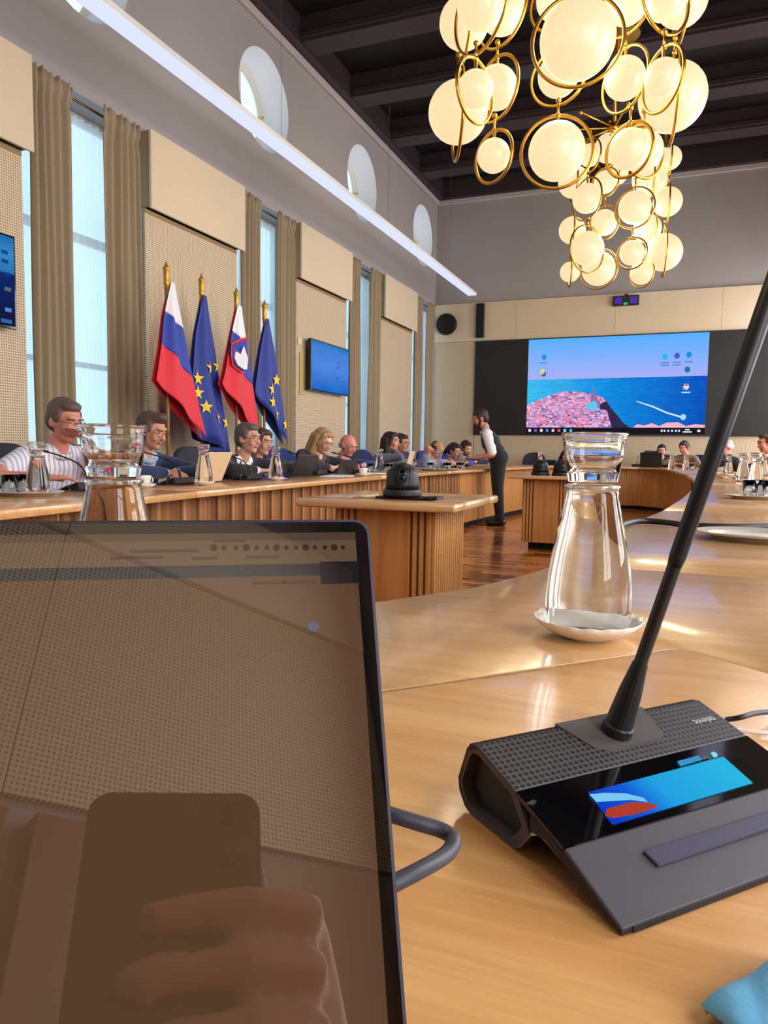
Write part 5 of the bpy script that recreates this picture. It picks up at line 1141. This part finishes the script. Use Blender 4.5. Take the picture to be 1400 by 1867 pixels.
# --- far end
YS = 14.45
seated(1206, 822, 0, -92, 'woman in black with short dark hair and glasses, cheek on her hand', ylock=14.84, hands=[(-.10, .24, .80), (.05, .22, 1.01)], hand_dirs=[None, (-.1, .05, 1)], look=(0, -8, 0), top=(24, 22, 26), skin=(220, 168, 142), hair=('short', (30, 24, 24)), glasses=(50, 36, 36), chairlab='charcoal office chair of the woman resting her cheek', vox=.0095, elbow=(.3, -.2, -.05))
seated(1247, 816, 0, -120, 'man in a khaki jacket with dark shoulder patches looking down', ylock=14.3, hands=[(-.10, .34, .80), (.05, .36, .80)], look=(0, -22, 0), top=(132, 112, 84), skin=(204, 140, 112), hair=('short', (52, 38, 32)), vest=None, chairlab='dark blue office chair of the man in khaki', blue=True, vox=.0095, elbow=(.5, -.7, .12))
seated(1031, 832, 0, -90, 'person in black mostly hidden behind the tall water carafe', ylock=YS, hands=[(-.12, .34, .80), (.12, .36, .80)], look=(0, -30, 0), top=(20, 20, 24), skin=(200, 146, 118), hair=('bob', (24, 20, 22)), vox=.01, chairlab='charcoal office chair of the person hidden behind the carafe')
seated(1324, 816, 0, 190, 'white-haired man in black with glasses and raised hands', ylock=12.2, hands=[(-.05, .24, .99), (.06, .26, .92)], hand_dirs=[(.3, .0, 1), (-.3, .1, 1)], look=(20, -10, 0), top=(26, 26, 32), skin=(216, 140, 122), hair=('balding', (206, 200, 198)), glasses=(40, 30, 30), chairlab='charcoal office chair of the white-haired man', vox=.0095, elbow=(.8, .3, -.22))
seated(1398, 808, 0, 195, 'brown-haired person at the table edge behind the cluster of carafes', ylock=9.4, hands=[(-.10, .36, .80), (.10, .38, .80)], look=(10, -10, 0), top=(70, 54, 56), skin=(204, 134, 114), hair=('short', (66, 44, 38)), chairlab='charcoal office chair behind the cluster of carafes', vox=.0095)
# --- the photographer, seen only mirrored in the laptop screen: phone in hand
cr_, cd_, cf_ = Vector(RM[:, 0]), Vector(RM[:, 1]), Vector(RM[:, 2])
def cw(x, y, z): return Vector(O) + cr_ * x + cd_ * y + cf_ * z
hd_w = Vector(O) + nh * .46 - lu * .05; hd_w.z = 1.075; fwdp = -nh; rzp = math.atan2(fwdp.y, fwdp.x) - math.pi / 2; rootp = Vector((hd_w.x, hd_w.y, 0)) - fwdp * .26
sdp = Vector((fwdp.y, -fwdp.x, 0))
def to_ph(p): d = Vector(p) - rootp; return Vector((d.dot(sdp), d.dot(fwdp), d.z))
ex = []
for k, y in enumerate((.040, .0605, .081, .1005)):
    K0, K1, K2, K3 = cw(.034, y + .004, -.028), cw(.030, y, -.004), cw(.004, y - .002, .0035), cw(-(.032, .038, .034, .024)[k], y + .001, .003)
    ex += [(to_ph(K0), to_ph(K1), .0095, .0082, 'skin'), (to_ph(K1), to_ph(K2), .0080, .0074, 'skin'), (to_ph(K2), to_ph(K3), .0074, .0064, 'skin'), (to_ph(cw(.045, .12, -.05)), to_ph(K0), .02, .013, 'skin')]
ex += [(to_ph(cw(.045, .11, -.045)), to_ph(cw(.028, .07, -.034)), .015, .012, 'skin'), (to_ph(cw(.028, .07, -.034)), to_ph(cw(-.005, .05, -.030)), .0115, .009, 'skin')]
wr = to_ph(cw(.055, .15, -.065))
person('photographer in a dark jacket holding up a phone behind the laptop', rootp, rzp, to_ph(hd_w), hands=[(-.20, .34, .79), wr], look=(0, -6, 0), top=(40, 38, 44), skin=(200, 138, 112), hair=('short', (60, 46, 40)), vox=.004, extra=ex, skip_hand=(False, True), dyh=False, group='photographer', elbow=(.9, -.3, -.5))
chair(rootp + nh * .02, rzp, 'charcoal office chair of the photographer holding the phone')
ph = thing('smartphone', 'black smartphone held up by the photographer', 'phone', Vector(O) - cf_ * .02)
b = B(); P8 = rrect(-.060, .012, -.011, .142, .009); k8 = len(P8)
b.add([cw(x, y, -.0065) - ph.location for x, y in P8] + [cw(x, y, -.0165) - ph.location for x, y in P8], [tuple(range(k8)), tuple(range(2 * k8 - 1, k8 - 1, -1))] + [(i, (i + 1) % k8, k8 + (i + 1) % k8, k8 + i) for i in range(k8)])
b.build('phone_case', mat('phone_case', (44, 36, 32), .5), ph)
for yy in (0, .022): B().cyl(cw(0, yy, -.0066) - ph.location, cw(0, yy, -.0052) - ph.location, .007, n=20).build('lens', m_blackgloss, ph)
# ================================================================== things on the table for everyone else
def T_(px, py, z=ZT): q = on_z(px, py, z); return (q.x, q.y, ZT)
mu, _ = mic_unit(T_(158, 892), math.radians(-90), 'dark microphone unit in front of the striped-shirt man', 'gooseneck microphone units')
def mic_at(px, py, rz, label): return dup(mu, T_(px, py), math.radians(rz), label)
mic_at(322, 882, -90, 'dark microphone unit in front of the navy-suited man with clasped hands')
mic_at(448, 874, -90, 'dark microphone unit in front of the grey-haired man in black')
mic_at(572, 866, -90, 'dark microphone unit in front of the fair-haired woman')
mic_at(648, 864, -90, 'dark microphone unit in front of the bald man')
dup(mu, (-2.88, 9.58, ZT), math.radians(-90), 'dark microphone unit in front of the man in the light blue shirt')
mic_at(1172, 851, 180, 'dark microphone unit in front of the woman resting her cheek')
mic_at(1052, 852, 180, 'dark microphone unit beside the empty far chair')
mic_at(1318, 872, 90, 'dark microphone unit in front of the white-haired man')
# left arm glassware
q = T_(48, 903); tray(q, 'oval silver tray with carafe in front of the striped-shirt man', .18, .13)
def glass(loc, label, z=0): return tag(inst('drinking_glass', glass_me, None, (loc[0], loc[1], loc[2] + z)), label, 'glass', 'low drinking glasses')
z6 = .0065
c0 = (q[0] + .058, q[1] + .012); carafe((c0[0], c0[1], ZT + z6), 'water carafe on the tray by the striped-shirt man')
for px, lab in ((22, 'empty tumbler on the silver tray, beside the carafe'), (44, 'empty tumbler on the silver tray, behind the carafe')):
    g = (q[0] - .045, q[1] + (-.048 if px < 30 else .030), ZT); glass(g, lab, z6)
def cs(px, py, lab, sau=True, tum_=True): p_ = T_(px, py); carafe(p_, lab, ('white saucer under the ' + lab) if sau else None, tum_)
cs(372, 885, 'carafe beside the tan tablet'); cs(503, 876, 'carafe beside the black upright tablet')
q = T_(692, 862); tray(q, 'oval silver tray in front of the long-haired woman', .22, .14); c0 = q; carafe((c0[0], c0[1], ZT + z6), 'carafe in front of the long-haired woman')
for dx_, dy_ in ((.092, -.042), (.092, .042), (-.098, 0)): g = (q[0] + dx_, q[1] + dy_, ZT); glass(g, 'tumbler on the tray in front of the long-haired woman', z6)
q = T_(800, 858); tray(q, 'oval silver tray near the waiter', .28, .16); c0 = q; carafe((c0[0], c0[1], ZT + z6), 'carafe on the tray near the waiter')
for dx_, dy_ in ((.10, -.045), (.10, .045), (-.105, 0)): g = (q[0] + dx_, q[1] + dy_, ZT); glass(g, 'tumbler on the tray near the waiter', z6)
wt = (q[0], q[1] + .55)
carafe((wt[0] - .02, wt[1] + .45, ZT), 'carafe in reach of the waiter')
for dx in (.22, .32): glass((wt[0] + .02, wt[1] + dx, ZT), 'tumbler in reach of the waiter')
# napkin
p_ = wt; o = B().grid(lambda u, v: (p_[0] - .10 + .20 * u, p_[1] - .16 + .32 * v, ZT + .006 + .012 * abs(math.sin(5 * u + 3 * v))), 10, 12).build('napkin', m_china, None, smooth=True); md = o.modifiers.new('t', 'SOLIDIFY'); md.thickness = .004
tag(o, 'crumpled white napkin beside the waiter\'s hands', 'napkin')
# tablets and laptops
def tablet(px, py, face, w_, h_, m, label, lean=18, kb_=True):
    p_ = T_(px, py); t = thing('tablet', label, 'tablet', p_, math.radians(face), 'tablets and laptops of the participants'); a = math.radians(lean)
    R_ = Matrix.Rotation(-a, 3, 'X'); o = B().box((0, .0, h_ / 2 + .008), (w_, .008, h_)).build('screen_lid', m, t, bevel=.003); o.rotation_euler = (-a, 0, 0)
    if kb_: B().bb(-w_ / 2, w_ / 2, -.19, 0, 0, .010).build('keyboard_base', m_black, t, bevel=.002)
    return t
m_tan = mat('tan_cover', (214, 186, 146), .5); m_tdark = mat('tablet_black', (24, 24, 28), .35)
tablet(378, 880, -90, .30, .21, m_tan, 'tan upright tablet in front of the navy-suited man with clasped hands', 25)
tablet(548, 870, -100, .27, .19, m_tdark, 'black upright tablet between the grey-haired man and the fair-haired woman', 25)
tablet(627, 866, -100, .25, .14, m_tdark, 'black upright tablet beside the bald man', 20)
tablet(742, 859, -80, .31, .22, m_tan, 'tan upright laptop in front of the long-haired woman', 15)
tablet(1186, 852, 180, .36, .26, m_tdark, 'black laptop in front of the woman resting her cheek', 15)
# papers
m_paper = mat('paper_white', (238, 236, 232), .7); m_pblue = mat('folder_blue', (70, 96, 190), .6)
for k, (px, py, a_, m_, lab) in enumerate(((448, 874, 6, m_pblue, 'blue folder in front of the grey-haired man in black'), (572, 866, 6, m_paper, 'white papers in front of the fair-haired woman'), (648, 864, -6, m_paper, 'white papers in front of the bald man'), (762, -858, 5, m_paper, 'white papers beside the tan laptop'), (762, 858, 8, m_pblue, 'blue folder in front of the man in the light blue shirt'))):
    p_ = T_(px, abs(py)); p_ = (p_[0] + (-.09 if py > 0 and px == 762 else (.28 if px == 572 else .05)), p_[1] + ((.66 if px == 762 else (.21 if px != 572 else -.10)) if py > 0 else -.70), ZT); t = thing('paper_stack', lab, 'papers', p_, math.radians(a_)); B().bb(-.105, .105, -.148, .148, 0, .004).build('sheet', m_, t); B().box((.01, .01, .0055), (.21, .297, .003), rot=Matrix.Rotation(.12, 3, 'Z')).build('sheet', m_, t)
cup_me = B().lathe([(0, 0), (.025, 0), (.028, .005), (.04, .05), (.041, .062), (.038, .062), (.035, .05), (.024, .008), (0, .008)], 28).mesh('cup_bowl', m_china, smooth=True)
hnd_me = B().tube(smooth_path([Vector((.037, 0, .05)), Vector((.058, 0, .05)), Vector((.060, 0, .03)), Vector((.034, 0, .018))]), .0035, 8).mesh('cup_handle', m_china, smooth=True)
def cup(px, py, lab, sau):
    p_ = T_(px, py); tag(inst('saucer', me_sau, None, p_), sau, 'saucer', 'scalloped saucers under the cups'); t = thing('coffee_cup', lab, 'cup', (p_[0], p_[1], ZT + .0072), 0, 'white coffee cups'); inst('bowl', cup_me, t); inst('handle', hnd_me, t)
cup(662, 868, 'white cup in front of the bald man', 'white saucer under the cup of the bald man'); cup(262, 890, 'white cup in front of the navy-suited man with clasped hands', 'white saucer under the cup of the navy-suited man')
# right arm cluster
cs(1327, 868, 'carafe in front of the white-haired man'); cs(1353, 879, 'carafe in the middle of the carafe cluster'); cs(1376, 890, 'carafe in front of the brown-haired person'); cs(1390, 874, 'carafe behind the carafe cluster')
for px, py, lab in ((1304, 865, 'white saucer in front of the raised hands'), (1344, 873, 'white saucer between two carafes of the cluster')):
    tag(inst('saucer', me_sau, None, T_(px, py)), lab, 'saucer', 'loose scalloped saucers')
q = T_(1384, 910); tray(q, 'oval silver tray with glasses beside the carafe cluster', .17, .12, True)
for dx, dy in ((-.045, -.022), (.045, -.022), (0, .042)): glass((q[0] + dx, q[1] + dy, ZT), 'tumbler on the tray beside the carafe cluster', .0126)
q = T_(1392, 985); tray(q, 'wide oval silver tray with white liner beside the black cable', .17, .13, True)
lid = thing('flip_cover', 'small oak flap of the table socket behind the black cable', 'socket flap', T_(1380, 945)); B().bb(-.13, .13, -.07, .07, 0, .0012).build('flap', m_top_side, lid)
# far arm
cs(1224, 855.5, 'carafe beside the man in khaki', False); cs(1250, 857, 'carafe in front of the man in khaki', False); cs(984, 853.5, 'carafe before the empty far chair', False)
g = T_(1262, 857); glass(g, 'tumbler in front of the man in khaki')
hh_ = on_y(968, 850, 14.75); chair((hh_.x, 14.85, 0), math.pi, 'empty charcoal office chair at the far end')
chair((-4.12, 4.35, 0), math.radians(-90), 'empty charcoal office chair between the navy-suited man and the grey-haired man')
